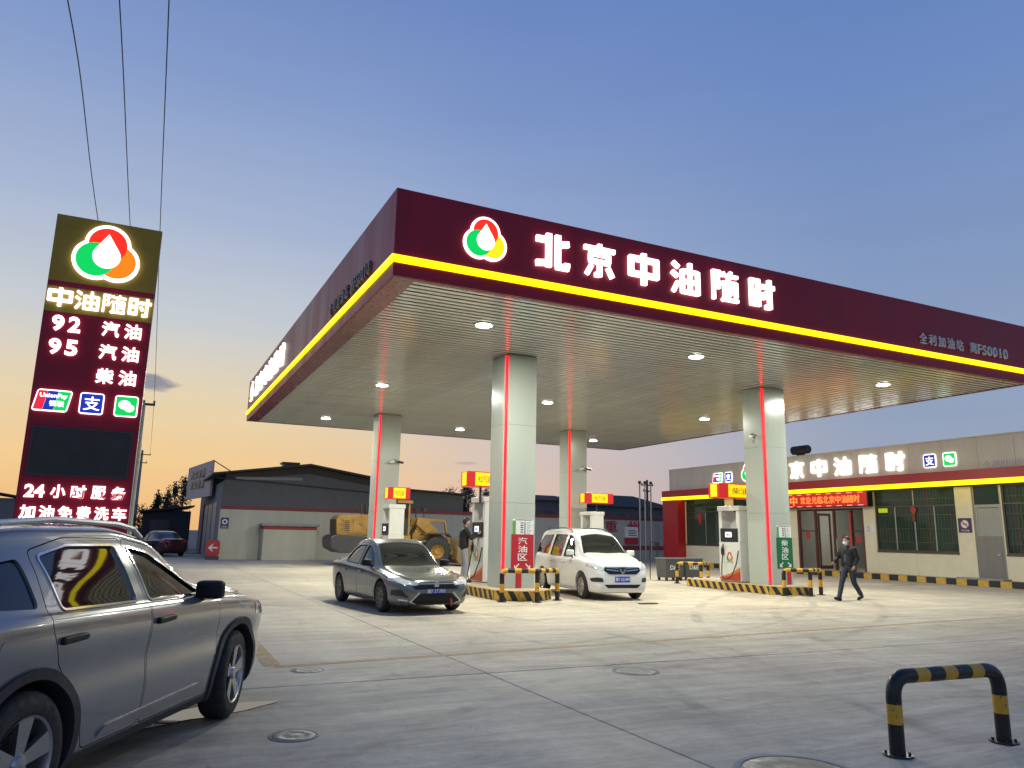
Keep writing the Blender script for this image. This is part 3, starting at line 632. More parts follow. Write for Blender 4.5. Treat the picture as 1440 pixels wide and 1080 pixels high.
for a, b_ in zip(edges[:-1], edges[1:]): part('parapet_panel', stone, shop, lambda b: b.box(-.01, .028, B(a)+.004, B(b_)-.004, 4.62, 5.99), bevel=.004)
part('parapet_coping', stone, shop, lambda b: b.box(-.04, .27, B(Ys), B(Ye)+.02, 5.992, 6.04), bevel=.008)
part('fascia', red_paint, shop, lambda b: b.box(-.6, -.012, B(Ys), B(Ye)+.05, 4.21, 4.62), bevel=.01)
part('light_strip', strip_yellow, shop, lambda b: b.box(-.63, -.3, B(Ys), B(Ye)+.08, 4.02, 4.205), bevel=.02)
part('soffit', cream, shop, lambda b: b.box(-.29, -.002, B(Ys), B(Ye), 4.06, 4.20))
part('pillar', red_paint, shop, lambda b: b.box(-.6, -.002, B(38.75), B(40.28), .223, 4.015), bevel=.01)
part('pillar', red_paint, shop, lambda b: b.box(-.6, -.002, B(12.1), B(13.4), .223, 4.015), bevel=.01)
# openings: y0, y1, z0, z1, kind
ops = [(14.6, 18.93, 1.24, 4.02, 'win'), (18.97, 20.15, .26, 4.02, 'door'), (20.88, 24.85, 1.24, 4.02, 'win'), (25.5, 29.6, .26, 3.22, 'entry'), (30.6, 34.3, 1.28, 4.02, 'win'), (35.1, 38.7, 1.28, 4.02, 'win')]
ends = [Ys]+[v for o_ in ops for v in o_[:2]]+[40.3]
for a, b_ in zip(ends[0::2], ends[1::2]): part('wall_panel', cream, shop, lambda b: b.box(0, .22, B(a), B(b_), .223, 3.975))
for y0, y1, z0, z1, kd in ops:
    if kd == 'win':
        n = max(1, round((y1-y0)/2.0))
        for a, b_ in split(y0, y1, n): part('wall_panel', cream, shop, lambda b: b.box(.001, .22, B(a)+.004, B(b_)-.004, .223, z0-.06))
        part('window_sill', alu, shop, lambda b: b.box(-.06, .20, B(y0)+.01, B(y1)-.01, z0-.055, z0), bevel=.006)
    if z1 < 3.9: part('lintel', cream, shop, lambda b: b.box(.001, .22, B(y0), B(y1), z1, 3.975))
part('side_wall', cream, shop, lambda b: (b.box(.25, 7, B(40.1), B(40.3), .223, 5.98), b.box(.25, 7, B(12.0), B(12.2), .223, 5.98)))
part('back_wall', mat('room_wall', (.48, .50, .44), .8), shop, lambda b: b.box(6.8, 7.0, B(12.2), B(40.1), .223, 5.9))
part('roof', conc_grey, shop, lambda b: b.box(.26, 7, B(12.2), B(40.1), 4.3, 4.45))
part('room_floor', mat('room_floor', (.33, .30, .26), .4), shop, lambda b: b.box(.22, 6.8, B(12.2), B(40.1), .222, .24))
[part('partition', MATS['room_wall'], shop, lambda b: b.box(.6, 6.8, B(v), B(v)+.1, .24, 4.3)) for v in (20.5, 25.15, 30.0)]
def window(y0, y1, z0, z1, cols_, bars=True, transom=3.24):
    w_ = part('window_frame', alu, shop, lambda b: (b.box(.05, .12, B(y0), B(y1), z0, z0+.06), b.box(.05, .12, B(y0), B(y1), z1-.06, z1), b.box(.05, .12, B(y0), B(y0)+.06, z0+.06, z1-.06), b.box(.05, .12, B(y1)-.06, B(y1), z0+.06, z1-.06), b.box(.05, .12, B(y0)+.06, B(y1)-.06, transom-.03, transom+.03)))
    yc = split(y0+.06, y1-.06, cols_)
    for i, (a, b_) in enumerate(yc):
        if i: part('mullion', alu_l, w_, lambda b: b.box(.055, .115, B(a)-.03, B(a)+.03, z0+.062, transom-.032))
        part('window_pane', glass_m, w_, lambda b: b.box(.08, .088, B(a)+.03, B(b_)-.03, z0+.062, transom-.032))
    for i, (a, b_) in enumerate(split(y0+.06, y1-.06, max(1, cols_//2))):
        if i: part('mullion', alu_l, w_, lambda b: b.box(.055, .115, B(a)-.03, B(a)+.03, transom+.032, z1-.062))
        part('window_pane', glass_m, w_, lambda b: b.box(.08, .088, B(a)+.03, B(b_)-.03, transom+.032, z1-.062))
    if bars:
        part('security_bars', mat('bar_paint', (.55, .55, .53), .5), w_, lambda b: ([b.cyl((.20, B(y0+.1+.145*i), z0+.02), (.20, B(y0+.1+.145*i), z1-.02), .011, 6) for i in range(int((y1-y0-.2)/.145)+1)], [b.box(.19, .205, B(y0), B(y1), zz, zz+.02) for zz in (z0+.4, z0+1.0, z0+1.6, z0+2.3)]))
window(14.6, 18.93, 1.24, 4.02, 4); window(20.88, 24.85, 1.24, 4.02, 4); window(30.6, 34.3, 1.28, 4.02, 4, False); window(35.1, 38.7, 1.28, 4.02, 2, False)
part('curtain', mat('pale_curtain', (.45, .46, .45), .9, var=.2, vscale=9, streak=True), shop, lambda b: [b.cyl((.45, B(35.2+.14*i), 1.0), (.45, B(35.2+.14*i), 3.15), .085, 8) for i in range(9)], smooth=True)
dp = part('door', mat('grey_door', (.20, .19, .18), .45, metal=.3, var=.1, streak=True), shop, lambda b: (b.box(.06, .11, B(19.05), B(20.08), .28, 1.95),), bevel=.004)
part('door_glass', mat('frosted_glass', (.30, .31, .29), .45, var=.05), dp, lambda b: b.box(.07, .10, B(19.13), B(20.0), 1.99, 3.08))
part('door_frame', alu_l, dp, lambda b: (b.box(.05, .12, B(18.97), B(19.05), .26, 4.02), b.box(.05, .12, B(20.08), B(20.15), .26, 4.02), b.box(.05, .12, B(19.05), B(20.08), 3.10, 3.22), b.box(.06, .11, B(19.05), B(19.13), 1.951, 3.10), b.box(.06, .11, B(20.0), B(20.08), 1.951, 3.10), b.box(.06, .11, B(19.13), B(20.0), 1.951, 1.989)))
part('transom_pane', glass_m, dp, lambda b: b.box(.08, .088, B(19.06), B(20.07), 3.222, 4.0))
part('door_handle', silver, dp, lambda b: (b.box(.0, .06, B(19.16), B(19.19), 1.2, 1.23), b.box(-.015, .0, B(19.16), B(19.30), 1.2, 1.23)))
for a, b_, z1 in ((18.6, 20.5, .23),): part('door_step', conc_grey, shop, lambda b: b.box(-.95, -.4, B(a), B(b_), .222, .30), bevel=.01)
# entrance with red wooden frame, one leaf open
en = part('entrance_frame', wood, shop, lambda b: (b.box(.02, .16, B(25.5), B(25.62), .24, 3.22), b.box(.02, .16, B(29.48), B(29.6), .24, 3.22), b.box(.02, .16, B(25.62), B(29.48), 3.12, 3.22), [b.box(.03, .15, B(v)-.05, B(v)+.05, .24, 3.12) for v in (26.25, 27.3, 28.45)], b.box(.03, .15, B(25.62), B(26.2), 2.1, 2.16), b.box(.03, .15, B(28.5), B(29.48), 2.1, 2.16)))
for a, b_ in ((25.64, 26.18), (26.32, 27.22), (28.52, 29.46)): part('window_pane', glass_c, en, lambda b: b.box(.085, .093, B(a), B(b_), .3, 3.10))
part('door_leaf', wood, en, lambda b: (b.obox((.2, B(28.38), .26), (.75, -.1, 0), (.0, .05, 0), (0, 0, .16)), b.obox((.2, B(28.38), 2.9), (.75, -.1, 0), (0, .05, 0), (0, 0, .12)), b.obox((.2, B(28.38), .42), (.08, -.01, 0), (0, .05, 0), (0, 0, 2.48)), b.obox((.87, B(28.29), .42), (.08, -.01, 0), (0, .05, 0), (0, 0, 2.48))))
part('push_handle', silver, en, lambda b: [b.cyl((-.05, B(v), 1.1), (-.05, B(v), 1.75), .016, 8) for v in (26.45, 27.1)])
poster = mat('red_paper', (.40, .03, .03), .6)
for a, zc in ((29.0, 1.9), (26.75, 1.75), (25.9, 1.75)):
    part('paper_ornament', poster, en, lambda b: b.prism([(B(a)+.17*math.cos(R(i*22.5))*(1 if i % 2 else .8), zc+.22*math.sin(R(i*22.5))*(1 if i % 2 else .8)) for i in range(16)], .076, .082, 'x'))
part('banner', mat('red_banner', (.50, .05, .04), .6), shop, lambda b: (b.box(-.012, -.002, B(26.22), B(26.34), .9, 3.0),))
part('shelving', mat('dark_shelf', (.05, .035, .03), .6, var=.3), shop, lambda b: (b.box(2.6, 3.0, B(25.7), B(27.0), .241, 2.0), b.box(4.5, 5.0, B(27.4), B(28.2), .241, 2.3), b.box(2.0, 2.5, B(35.5), B(38), .241, 1.3)))
# LED message board over the entrance
lb = thing('message_board', 'red scrolling LED message board hanging over the shop entrance', 'screen', (ST-.42, 24.85, 3.27))
part('cabinet', black_paint, lb, lambda b: b.box(0, .34, 0, 5.3, 0, .74), bevel=.01)
led_board = glow('led_board_red', (.55, .008, .008), .8); led_txt = glow('led_text', (1, .16, .02), 2.6); led_b = glow('led_dash', (1, .25, .25), 2.2)
part('screen', led_board, lb, lambda b: b.box(-.006, -.001, .05, 5.25, .04, .70))
for i, ch in enumerate('欢迎光临北京中油随时'): text(ch, (-.006, 4.05-.365*i, .19), WEST, .33, .37, led_txt, lb, 'letter', .003, .012)
text('中', (-.006, 4.75, .12), WEST, .48, .48, led_txt, lb, 'letter', .003, .02)
part('border_dash', led_b, lb, lambda b: [b.box(-.010, -.0065, .25+.62*i, .55+.62*i, zz, zz+.025) for i in range(8) for zz in (.06, .655)])
# writing and icons on the parapet
for i, ch in enumerate('北京中油随时'):
    block_letter(ch, (-.01, B(31.35-1.47*i), 4.86), WEST, .95, .86, sign_white, shop)
logo((-.01, B(33.55), 4.84), WEST, 1.12, shop, logo_orange)
unionpay((-.01, B(36.05), 4.94), WEST, 1.45, shop); alipay((-.01, B(34.93), 4.94), WEST, 1.45, shop)
alipay((-.01, B(22.12), 4.88), WEST, 1.45, shop); chat((-.01, B(21.2), 4.88), WEST, 1.45, shop)
for i, ch in enumerate('全利加油站'): text(ch, (-.012, B(19.5-.335*i), 4.70), WEST, .29, .30, dull, shop, 'letter', .03, .008)
# striped kerb in front of the shop
kb = bpy.data.objects.new('shop_kerb', None); col.objects.link(kb); struct(kb)
kmesh = {}
for i, m in enumerate((hz_y, hz_k)):
    q = MB(); q.box(0, .16, .004, .436, .002, .245); kmesh[i] = q.mesh('kerb_stone'); kmesh[i].materials.append(m)
for i in range(64):
    o_ = bpy.data.objects.new('kerb_stone', kmesh[i % 2]); col.objects.link(o_); o_.parent = kb; o_.location = (29.85+random.uniform(-.004, .004), 12+.44*i, random.uniform(-.004, .004))
ns = thing('no_smoking_sign', 'blue square no smoking sign beside the grey shop door', 'sign', (ST, 20.82, 2.08))
part('board', mat('printed_blue', (.02, .025, .12), .4), ns, lambda b: b.box(-.014, -.002, -.58, 0, 0, .60), bevel=.003)
ring = lambda cxx, cyy, r0, r1, n=28: [(cxx+r1*math.cos(2*math.pi*i/n), cyy+r1*math.sin(2*math.pi*i/n)) for i in range(n)]
flat(circ(.29, .35, .19), (-.014, 0, 0), WEST, .001, .003, MATS['red_paper'], ns, 'red_ring'); flat(circ(.29, .35, .16), (-.014, 0, 0), WEST, .003, .005, paper, ns, 'white_disc')
flat([(.16, .44), (.19, .47), (.42, .26), (.39, .23)], (-.014, 0, 0), WEST, .005, .007, MATS['red_paper'], ns, 'bar'); flat([(.2, .33), (.38, .33), (.38, .37), (.2, .37)], (-.014, 0, 0), WEST, .005, .006, ink, ns, 'cigarette')
text('禁止吸烟', (-.016, -.12, .05), WEST, .34, .08, paper, ns, 'lettering', .002)
wn = thing('wall_notice', 'small white paper notices on the wall right of the shop entrance', 'notice', (ST, 25.42, 2.05))
part('paper', paper, wn, lambda b: (b.box(-.01, -.002, -.28, 0, 0, .42), b.box(-.01, -.002, -.5, -.31, .05, .38)))
part('print', ink, wn, lambda b: [b.box(-.012, -.0105, -.24, -.05-.03*(i % 3), .06+.06*i, .075+.06*i) for i in range(6)])
wr = thing('window_ornament', 'red paper new year ornament hanging on the middle shop window', 'ornament', (ST, 22.88, 2.55))
part('paper', poster, wr, lambda b: b.prism([(.17*math.cos(R(i*22.5))*(1 if i % 2 else .75), .52+.17*math.sin(R(i*22.5))*(1 if i % 2 else .75)) for i in range(16)], .02, .03, 'x')); part('tassel', mat('brown_tassel', (.18, .05, .03), .8), wr, lambda b: (b.box(.02, .03, -.07, .07, 0, .34)))
yst = part('window_sticker', glow('green_sticker', (.45, .55, .0), .8), None, lambda b: b.box(ST+.042, ST+.049, 24.2, 24.68, 2.97, 3.17)); tag(yst, 'small yellow green lit sticker at top left of the middle shop window', 'sticker')
tb = thing('roof_speaker', 'black tube shaped loudspeaker on the shop roof beside the front right column', 'speaker', (ST+.1, 29.2, 6.04))
part('tube', black_paint, tb, lambda b: b.lathe([(.0, -.55), (.20, -.55), (.23, -.5), (.23, .5), (.20, .52), (.17, .50), (.0, .48)], (0, 0, .30), 'y', 24), smooth=True); part('bracket', dark_metal, tb, lambda b: b.box(-.05, .05, -.25, .25, 0, .10))
dr = part('window_charm', poster, None, lambda b: b.prism([(37.2, 3.0), (37.4, 3.2), (37.6, 3.0), (37.5, 2.55), (37.4, 2.45), (37.3, 2.55)], ST+.04, ST+.048, 'x')); tag(dr, 'small red charm on the far left shop window', 'ornament')
rl = bpy.data.lights.new('hall_light', 'AREA'); rl.size = .8; rl.energy = 60; rl.color = (1, .95, .85); ro = bpy.data.objects.new('hall_light', rl); col.objects.link(ro)
hl_ = thing('hall_lamp', 'ceiling lamp inside the shop entrance hall', 'ceiling light', (33.5, 27.6, 4.2)); part('diffuser', glow('hall_diffuser', (1, .95, .85), 4), hl_, lambda b: b.box(-.4, .4, -.4, .4, 0, .06), bevel=.02); ro.parent = hl_; ro.location = (0, 0, -.03)
# ------------------------------------------------------------------ vehicles: lofted body, parts cut from it by outline
def pchip(tab):
    tab = sorted(tab); X = np.array([t[0] for t in tab], float); Y = np.array([t[1] for t in tab], float)
    h = np.diff(X); d = np.diff(Y)/h; m = np.zeros(len(X))
    for i in range(1, len(X)-1):
        if d[i-1]*d[i] > 0:
            w1, w2 = 2*h[i]+h[i-1], h[i]+2*h[i-1]; m[i] = (w1+w2)/(w1/d[i-1]+w2/d[i])
    m[0] = d[0]; m[-1] = d[-1]
    def f(x):
        x = min(max(x, X[0]), X[-1]); i = min(max(int(np.searchsorted(X, x)-1), 0), len(h)-1); t = (x-X[i])/h[i]
        return (2*t**3-3*t*t+1)*Y[i]+(t**3-2*t*t+t)*h[i]*m[i]+(-2*t**3+3*t*t)*Y[i+1]+(t**3-t*t)*h[i]*m[i+1]
    return f
def crom(P, n):
    P = np.array(P, float); out = []
    for i in range(len(P)-1):
        p0 = P[max(i-1, 0)]; p1, p2 = P[i], P[i+1]; p3 = P[min(i+2, len(P)-1)]
        for k in range(n):
            t = k/n; out.append(.5*((2*p1)+(-p0+p2)*t+(2*p0-5*p1+4*p2-p3)*t*t+(-p0+3*p1-3*p2+p3)*t**3))
    out.append(P[-1]); return np.array(out)
def loft(sp, off=0.0, dx=.05):
    zb, zs, zt, wf, wr = (pchip(sp[k]) for k in ('zb', 'zs', 'zt', 'w', 'wr'))
    xs = [t[0] for t in sp['zt']]; xa, xb = min(xs), max(xs)
    st = [xa, xa+.012, xa+.03]+[xa+.06+(xb-xa-.12)*i/int((xb-xa-.12)/dx) for i in range(int((xb-xa-.12)/dx)+1)]+[xb-.03, xb-.012, xb]
    rings = []
    for x in st:
        b, s, t, w_, r = zb(x), zs(x), zt(x), wf(x), wr(x); g_ = max(t-s, .02); hb = s-b
        rc = min(sp.get('rc', .10), g_*.55); tuck = sp.get('tuck', .93)
        half = [(0, b), (.55*w_, b), (.86*w_, b+.012), (tuck*w_, b+.05), (.965*w_, b+.20*hb), (.985*w_, b+.42*hb), (sp.get('waist', .992)*w_, b+.62*hb), (w_, b+.80*hb), (.992*w_, s-.10*hb*.5), (.965*w_, s),
                (.955*w_+(r-.955*w_)*.10, s+(g_-rc)*.09), (.955*w_+(r-.955*w_)*.5, s+(g_-rc)*.52), (r+.01, s+(g_-rc)*.92), (r-.03, s+(g_-rc)+rc*.45), (r-.12, t-rc*.20), (.45*r, t-rc*.03), (0, t)]
        h_ = crom(half, 4); h_[0, 0] = 0; h_[-1, 0] = 0
        full = [(x, p[0], p[1]) for p in h_]+[(x, -p[0], p[1]) for p in h_[-2:0:-1]]
        rings.append(full)
    A = np.array(rings); n, m = A.shape[:2]
    if off:
        du = np.zeros_like(A); du[1:-1] = A[2:]-A[:-2]; du[0] = A[1]-A[0]; du[-1] = A[-1]-A[-2]
        dv = np.roll(A, -1, 1)-np.roll(A, 1, 1); nn = np.cross(dv, du); nn /= np.linalg.norm(nn, axis=2, keepdims=True)+1e-9
        cen = A.mean(1, keepdims=True); sgn = np.sign(((A-cen)*nn)[..., 1:].sum()); nn *= sgn
        A = A+nn*off; A[0, :, 0] -= off; A[-1, :, 0] += off
    fs = [(i*m+j, i*m+(j+1) % m, (i+1)*m+(j+1) % m, (i+1)*m+j) for i in range(n-1) for j in range(m)]
    fs += [tuple(range(m))[::-1], tuple((n-1)*m+j for j in range(m))]
    me = bpy.data.meshes.new('loft'); me.from_pydata(A.reshape(-1, 3).tolist(), [], fs); me.update()
    bm = bmesh.new(); bm.from_mesh(me); bmesh.ops.recalc_face_normals(bm, faces=bm.faces); bm.to_mesh(me); bm.free(); return me
def boolop(me, cut, op):
    """boolean of two meshes, returns a new mesh"""
    a = bpy.data.objects.new('a', me); b = bpy.data.objects.new('b', cut); col.objects.link(a); col.objects.link(b)
    md = a.modifiers.new('b', 'BOOLEAN'); md.operation = op; md.object = b; md.solver = 'EXACT'
    bpy.context.view_layer.update()
    r = bpy.data.meshes.new_from_object(a.evaluated_get(bpy.context.evaluated_depsgraph_get()))
    bpy.data.objects.remove(a); bpy.data.objects.remove(b); return r
def P_side(poly, y0, y1): return MB().prism(poly, y0, y1, 'y').mesh('c')
def P_front(poly, x0, x1): return MB().prism(poly, x0, x1, 'x').mesh('c')
def P_top(poly, z0, z1): return MB().prism(poly, z0, z1, 'z').mesh('c')
def grow(poly, d):
    """inset/outset a polygon by d"""
    n = len(poly); ar = sum(poly[i][0]*poly[(i+1) % n][1]-poly[(i+1) % n][0]*poly[i][1] for i in range(n)); s = 1 if ar > 0 else -1; out = []
    for i in range(n):
        p, c, q = Vector(poly[i-1]), Vector(poly[i]), Vector(poly[(i+1) % n]); a = (c-p).normalized(); b = (q-c).normalized()
        na, nb = Vector((a.y, -a.x))*s, Vector((b.y, -b.x))*s; k = (na+nb); k = k/max(.35, k.dot(na)) if k.length > 1e-6 else na
        out.append(tuple(c+k*d))
    return out
def rnd(poly, r=.05, n=4):
    """round the corners of a polygon"""
    out = []
    for i in range(len(poly)):
        p, c, q = Vector(poly[i-1]), Vector(poly[i]), Vector(poly[(i+1) % len(poly)])
        d = min(r, (p-c).length*.45, (q-c).length*.45); a = c+(p-c).normalized()*d; b = c+(q-c).normalized()*d
        out += [tuple(a*(1-t)**2+c*2*t*(1-t)+b*t*t) for t in [k/n for k in range(n+1)]]
    return out
mirror = lambda poly: [(-a, b) for a, b in poly]
car_glass = mat('car_glass', (.010, .013, .013), .03, var=0, spec=.7, coat=.3)
chrome = mat('chrome', (.75, .75, .76), .12, metal=1, var=.04)
blackp = mat('black_trim', (.016, .016, .016), .5, var=.1, spec=.25)
clad = mat('black_cladding', (.030, .030, .031), .6, var=.12, vscale=25)
rim_m = mat('alloy', (.42, .42, .43), .28, metal=.85, var=.06); rim_d = mat('dark_alloy', (.10, .10, .105), .35, metal=.7)
lens = mat('lamp_lens', (.62, .65, .66), .08, metal=.25, var=.25, vscale=14, coat=1); red_lens = mat('tail_lens', (.35, .008, .01), .1, coat=1)
plate_b = mat('number_plate_blue', (.025, .075, .58), .35, var=.04); drl = mat('clear_lens', (.8, .82, .85), .1, coat=1, var=.05)
def wheel(parent, x, y, r, wd, sty='5', rm=None, name='wheel', steer=0):
    rm = rm or rim_m; s = 1 if y > 0 else -1
    w_ = part('wheel', rubber, parent, lambda b: b.lathe([(r*.66, -wd/2+.01), (r*.80, -wd/2), (r*.93, -wd/2+.012), (r*.985, -wd/2+.035), (r, -wd/2+.06), (r, wd/2-.06), (r*.985, wd/2-.035), (r*.93, wd/2-.012), (r*.80, wd/2), (r*.66, wd/2-.01)], (0, 0, 0), 'y', 40), smooth=True)
    w_.location = (x, y, r); w_.rotation_euler = (0, 0, steer)
    part('rim', rm, w_, lambda b: b.lathe([(r*.665, s*(wd/2-.004)), (r*.63, s*(wd/2-.012)), (r*.60, s*(wd/2-.05)), (r*.57, -s*.05)], (0, 0, 0), 'y', 40), smooth=True)
    part('brake', mat('brake_dark', (.03, .03, .03), .6), w_, lambda b: b.lathe([(.001, s*(wd/2-.10)), (r*.60, s*(wd/2-.10)), (r*.60, s*(wd/2-.12))], (0, 0, 0), 'y', 30))
    n = int(sty[0:2]) if len(sty) > 1 else int(sty)
    for i in range(n):
        a = 2*math.pi*i/n+.3
        def fn(b):
            for k in ((-.10, .10) if len(sty) == 1 else (0,)):
                e = a+k*(1.0); c, sn = math.cos(e), math.sin(e); px, pz = -sn, c
                h0, h1 = .028, .05; ri, ro_ = r*.10, r*.645
                vs = [(c*ri+px*h0, s*(wd/2-.03), sn*ri+pz*h0), (c*ri-px*h0, s*(wd/2-.03), sn*ri-pz*h0), (c*ro_-px*h1*.75, s*(wd/2-.012), sn*ro_-pz*h1*.75), (c*ro_+px*h1*.75, s*(wd/2-.012), sn*ro_+pz*h1*.75)]
                vs += [(q[0]*.98, q[1]-s*.035, q[2]*.98) for q in vs]
                b.add(vs, [(0, 1, 2, 3), (7, 6, 5, 4), (0, 4, 5, 1), (1, 5, 6, 2), (2, 6, 7, 3), (3, 7, 4, 0)])
        part('spoke', rm, w_, fn)
    part('hub_cap', rm, w_, lambda b: b.lathe([(.001, s*(wd/2-.008)), (r*.12, s*(wd/2-.012)), (r*.16, s*(wd/2-.04))], (0, 0, 0), 'y', 18), smooth=True)
    return w_
def vehicle(root, sp, paint):
    """sp holds the loft tables and the outlines; everything is cut from one body so gaps, glass and lamps sit flush"""
    B0 = loft(sp); B1 = loft(sp, -.014); B2 = loft(sp, .006)
    r = sp['r']; ax = sp['axles']; hw = sp['hw']
    def cyls(rad, n=40):
        b = MB()
        for x in ax:
            for s in (-1, 1): b.prism(circ(x, r, rad, n), s*(hw-.34), s*(hw+.3), 'y')
        return b.mesh('c')
    body = boolop(B0, cyls(sp['arch']), 'DIFFERENCE')
    b = MB()
    sides = (1, -1)
    for s in sides:
        for d in sp['doors']: b.prism(grow(d, .004), s*(hw-.42), s*(hw+.3), 'y')
        for q in sp.get('quarter', []): b.prism(q, s*(hw-.55), s*(hw+.3), 'y')
    body = boolop(body, b.mesh('c'), 'DIFFERENCE')
    body = boolop(body, P_top(sp['windshield'], sp['wz'][0], sp['wz'][1]), 'DIFFERENCE')
    if 'rearglass' in sp: body = boolop(body, P_top(sp['rearglass'], sp['rz'][0], sp['rz'][1]), 'DIFFERENCE')
    bo = link('body', body, None, root, 0, True); body.materials.clear(); body.materials.append(paint)
    def cutpart(name, src, cutter, m, parent=root, sm=True):
        me = boolop(src, cutter, 'INTERSECT')
        if len(me.polygons) == 0: return None
        me.materials.clear(); me.materials.append(m); return link(name, me, None, parent, 0, sm)
    # sealed dark inner body: shut lines and glass show against it
    for s in sides:
        for d in sp['doors']:
            dm = boolop(B0, P_side(grow(d, -.003), s*(hw-.40), s*(hw+.3)), 'INTERSECT')
            dm = boolop(dm, cyls(sp['arch']), 'DIFFERENCE')
            wins = [w_ for w_ in sp['glass'] if min(p[0] for p in w_) > min(p[0] for p in d)-.05 and max(p[0] for p in w_) < max(p[0] for p in d)+.05]
            for w_ in wins: dm = boolop(dm, P_side(w_, s*(hw-.6), s*(hw+.3)), 'DIFFERENCE')
            dm.materials.clear(); dm.materials.append(paint); do = link('door', dm, None, root, 0, True)
            for w_ in wins:
                cutpart('window', B1, P_side(grow(w_, .006), s*(hw-.50), s*(hw+.3)), car_glass, do)
                tr = P_side(grow(w_, .011), s*(hw-.36), s*(hw+.3)); tr = boolop(tr, P_side(grow(w_, -.002), s*(hw-.9), s*(hw+.6)), 'DIFFERENCE')
                cutpart('window_trim', B2, tr, sp.get('trim', chrome), do, False)
            # handle
            hx = min(p[0] for p in d)+sp.get('hoff', .20); hz = sp['hz']
            part('handle', sp.get('handle', blackp), do, lambda b: b.prism(rnd([(hx-.12, hz-.022), (hx+.12, hz-.014), (hx+.12, hz+.026), (hx-.12, hz+.022)], .018), s*(sp['hy']-.02), s*(sp['hy']+.035), 'y'), bevel=.01, smooth=True)
        for q in sp.get('quarter', []): cutpart('quarter_window', B1, P_side(grow(q, .006), s*(hw-.54), s*(hw+.3)), car_glass)
        for q in sp.get('cladding', []): cutpart('cladding', B2, P_side(q, s*(hw-.25), s*(hw+.3)), clad)
        for q in sp.get('sidestrip', []): cutpart('sill_strip', loft(sp, .014), P_side(q, s*(hw-.16), s*(hw+.3)), sp.get('stripm', silver))
        if sp.get('archtrim'):
            for x in ax:
                ring = MB().prism(circ(x, r, sp['arch']+sp['archtrim'], 40), s*(hw-.18), s*(hw+.3), 'y')
                rm_ = boolop(ring.mesh('c'), cyls(sp['arch']-.004), 'DIFFERENCE'); rm_ = boolop(loft(sp, .016), rm_, 'INTERSECT')
                rm_.materials.clear(); rm_.materials.append(clad); link('arch_trim', rm_, None, root, 0, True)
        for x in ax: part('wheel_housing', mat('wheel_well', (.008, .008, .008), .9), root, lambda b: b.prism(circ(x, r, sp['arch']+.02, 24, 0, 180), s*(hw-.42), s*(hw-.335), 'y'))
    cutpart('windshield', B1, P_top(grow(sp['windshield'], .006), sp['wz'][0]-.02, sp['wz'][1]+.1), car_glass)
    if 'rearglass' in sp: cutpart('rear_window', B1, P_top(grow(sp['rearglass'], .006), sp['rz'][0]-.02, sp['rz'][1]+.1), car_glass)
    xf = max(t[0] for t in sp['zt']); xr = min(t[0] for t in sp['zt'])
    for nm, poly, m, both, off, dep in sp.get('front', []):
        src = loft(sp, off)
        for pl in ([poly, mirror(poly)] if both else [poly]): cutpart(nm, src, P_front(pl, xf-dep, xf+.2), m)
    for nm, poly, m, both, off, dep in sp.get('rear', []):
        src = loft(sp, off)
        for pl in ([poly, mirror(poly)] if both else [poly]): cutpart(nm, src, P_front(pl, xr-.2, xr+dep), m)
    part('underbody', mat('underbody', (.01, .01, .01), .9), root, lambda b: b.box(xr+.35, xf-.35, -(hw-.36), hw-.36, sp['ub'], sp['ub']+.15))
    for x in ax:
        for s in sides: wheel(root, x, s*(hw-sp['ww']/2-.012), r, sp['ww'], sp['spokes'], sp.get('rim'), steer=sp.get('steer', 0) if x > 0 else 0)
    # mirrors
    for s in sides:
        mx_, my, mz = sp['mirror']
        mo = part('mirror', sp.get('mirrorm', blackp), root, lambda b: b.prism(rnd([(mx_-.06, my), (mx_+.06, my+.01), (mx_+.10, my+.10), (mx_+.05, my+.22), (mx_-.05, my+.22), (mx_-.07, my+.1)], .05) if s > 0 else rnd([(mx_-.06, -my), (mx_+.06, -my-.01), (mx_+.10, -my-.10), (mx_+.05, -my-.22), (mx_-.05, -my-.22), (mx_-.07, -my-.1)], .05), mz-.07, mz+.07, 'z'), bevel=.035, smooth=True, seg=4)
        part('mirror_arm', blackp, mo, lambda b: b.box(mx_-.02, mx_+.03, *sorted((s*(my-.10), s*(my+.06))), mz-.085, mz-.05), bevel=.008)
    return bo
def plate(root, x, z, txt, tilt=0, face=1):
    p = part('number_plate', plate_b, root, lambda b: b.box(x, x+.012, -.22, .22, z-.07, z+.07), bevel=.004)
    text(txt, (x+.012, -.20, z-.05), (Vector((0, 1, 0)), Vector((0, 0, 1)), Vector((1, 0, 0))), .40, .10, paper, p, 'lettering', .002, .012)
    part('plate_frame', silver, p, lambda b: (b.box(x-.004, x+.006, -.235, .235, z-.10, z-.072),))
FR = (Vector((0, 1, 0)), Vector((0, 0, 1)), Vector((1, 0, 0)))

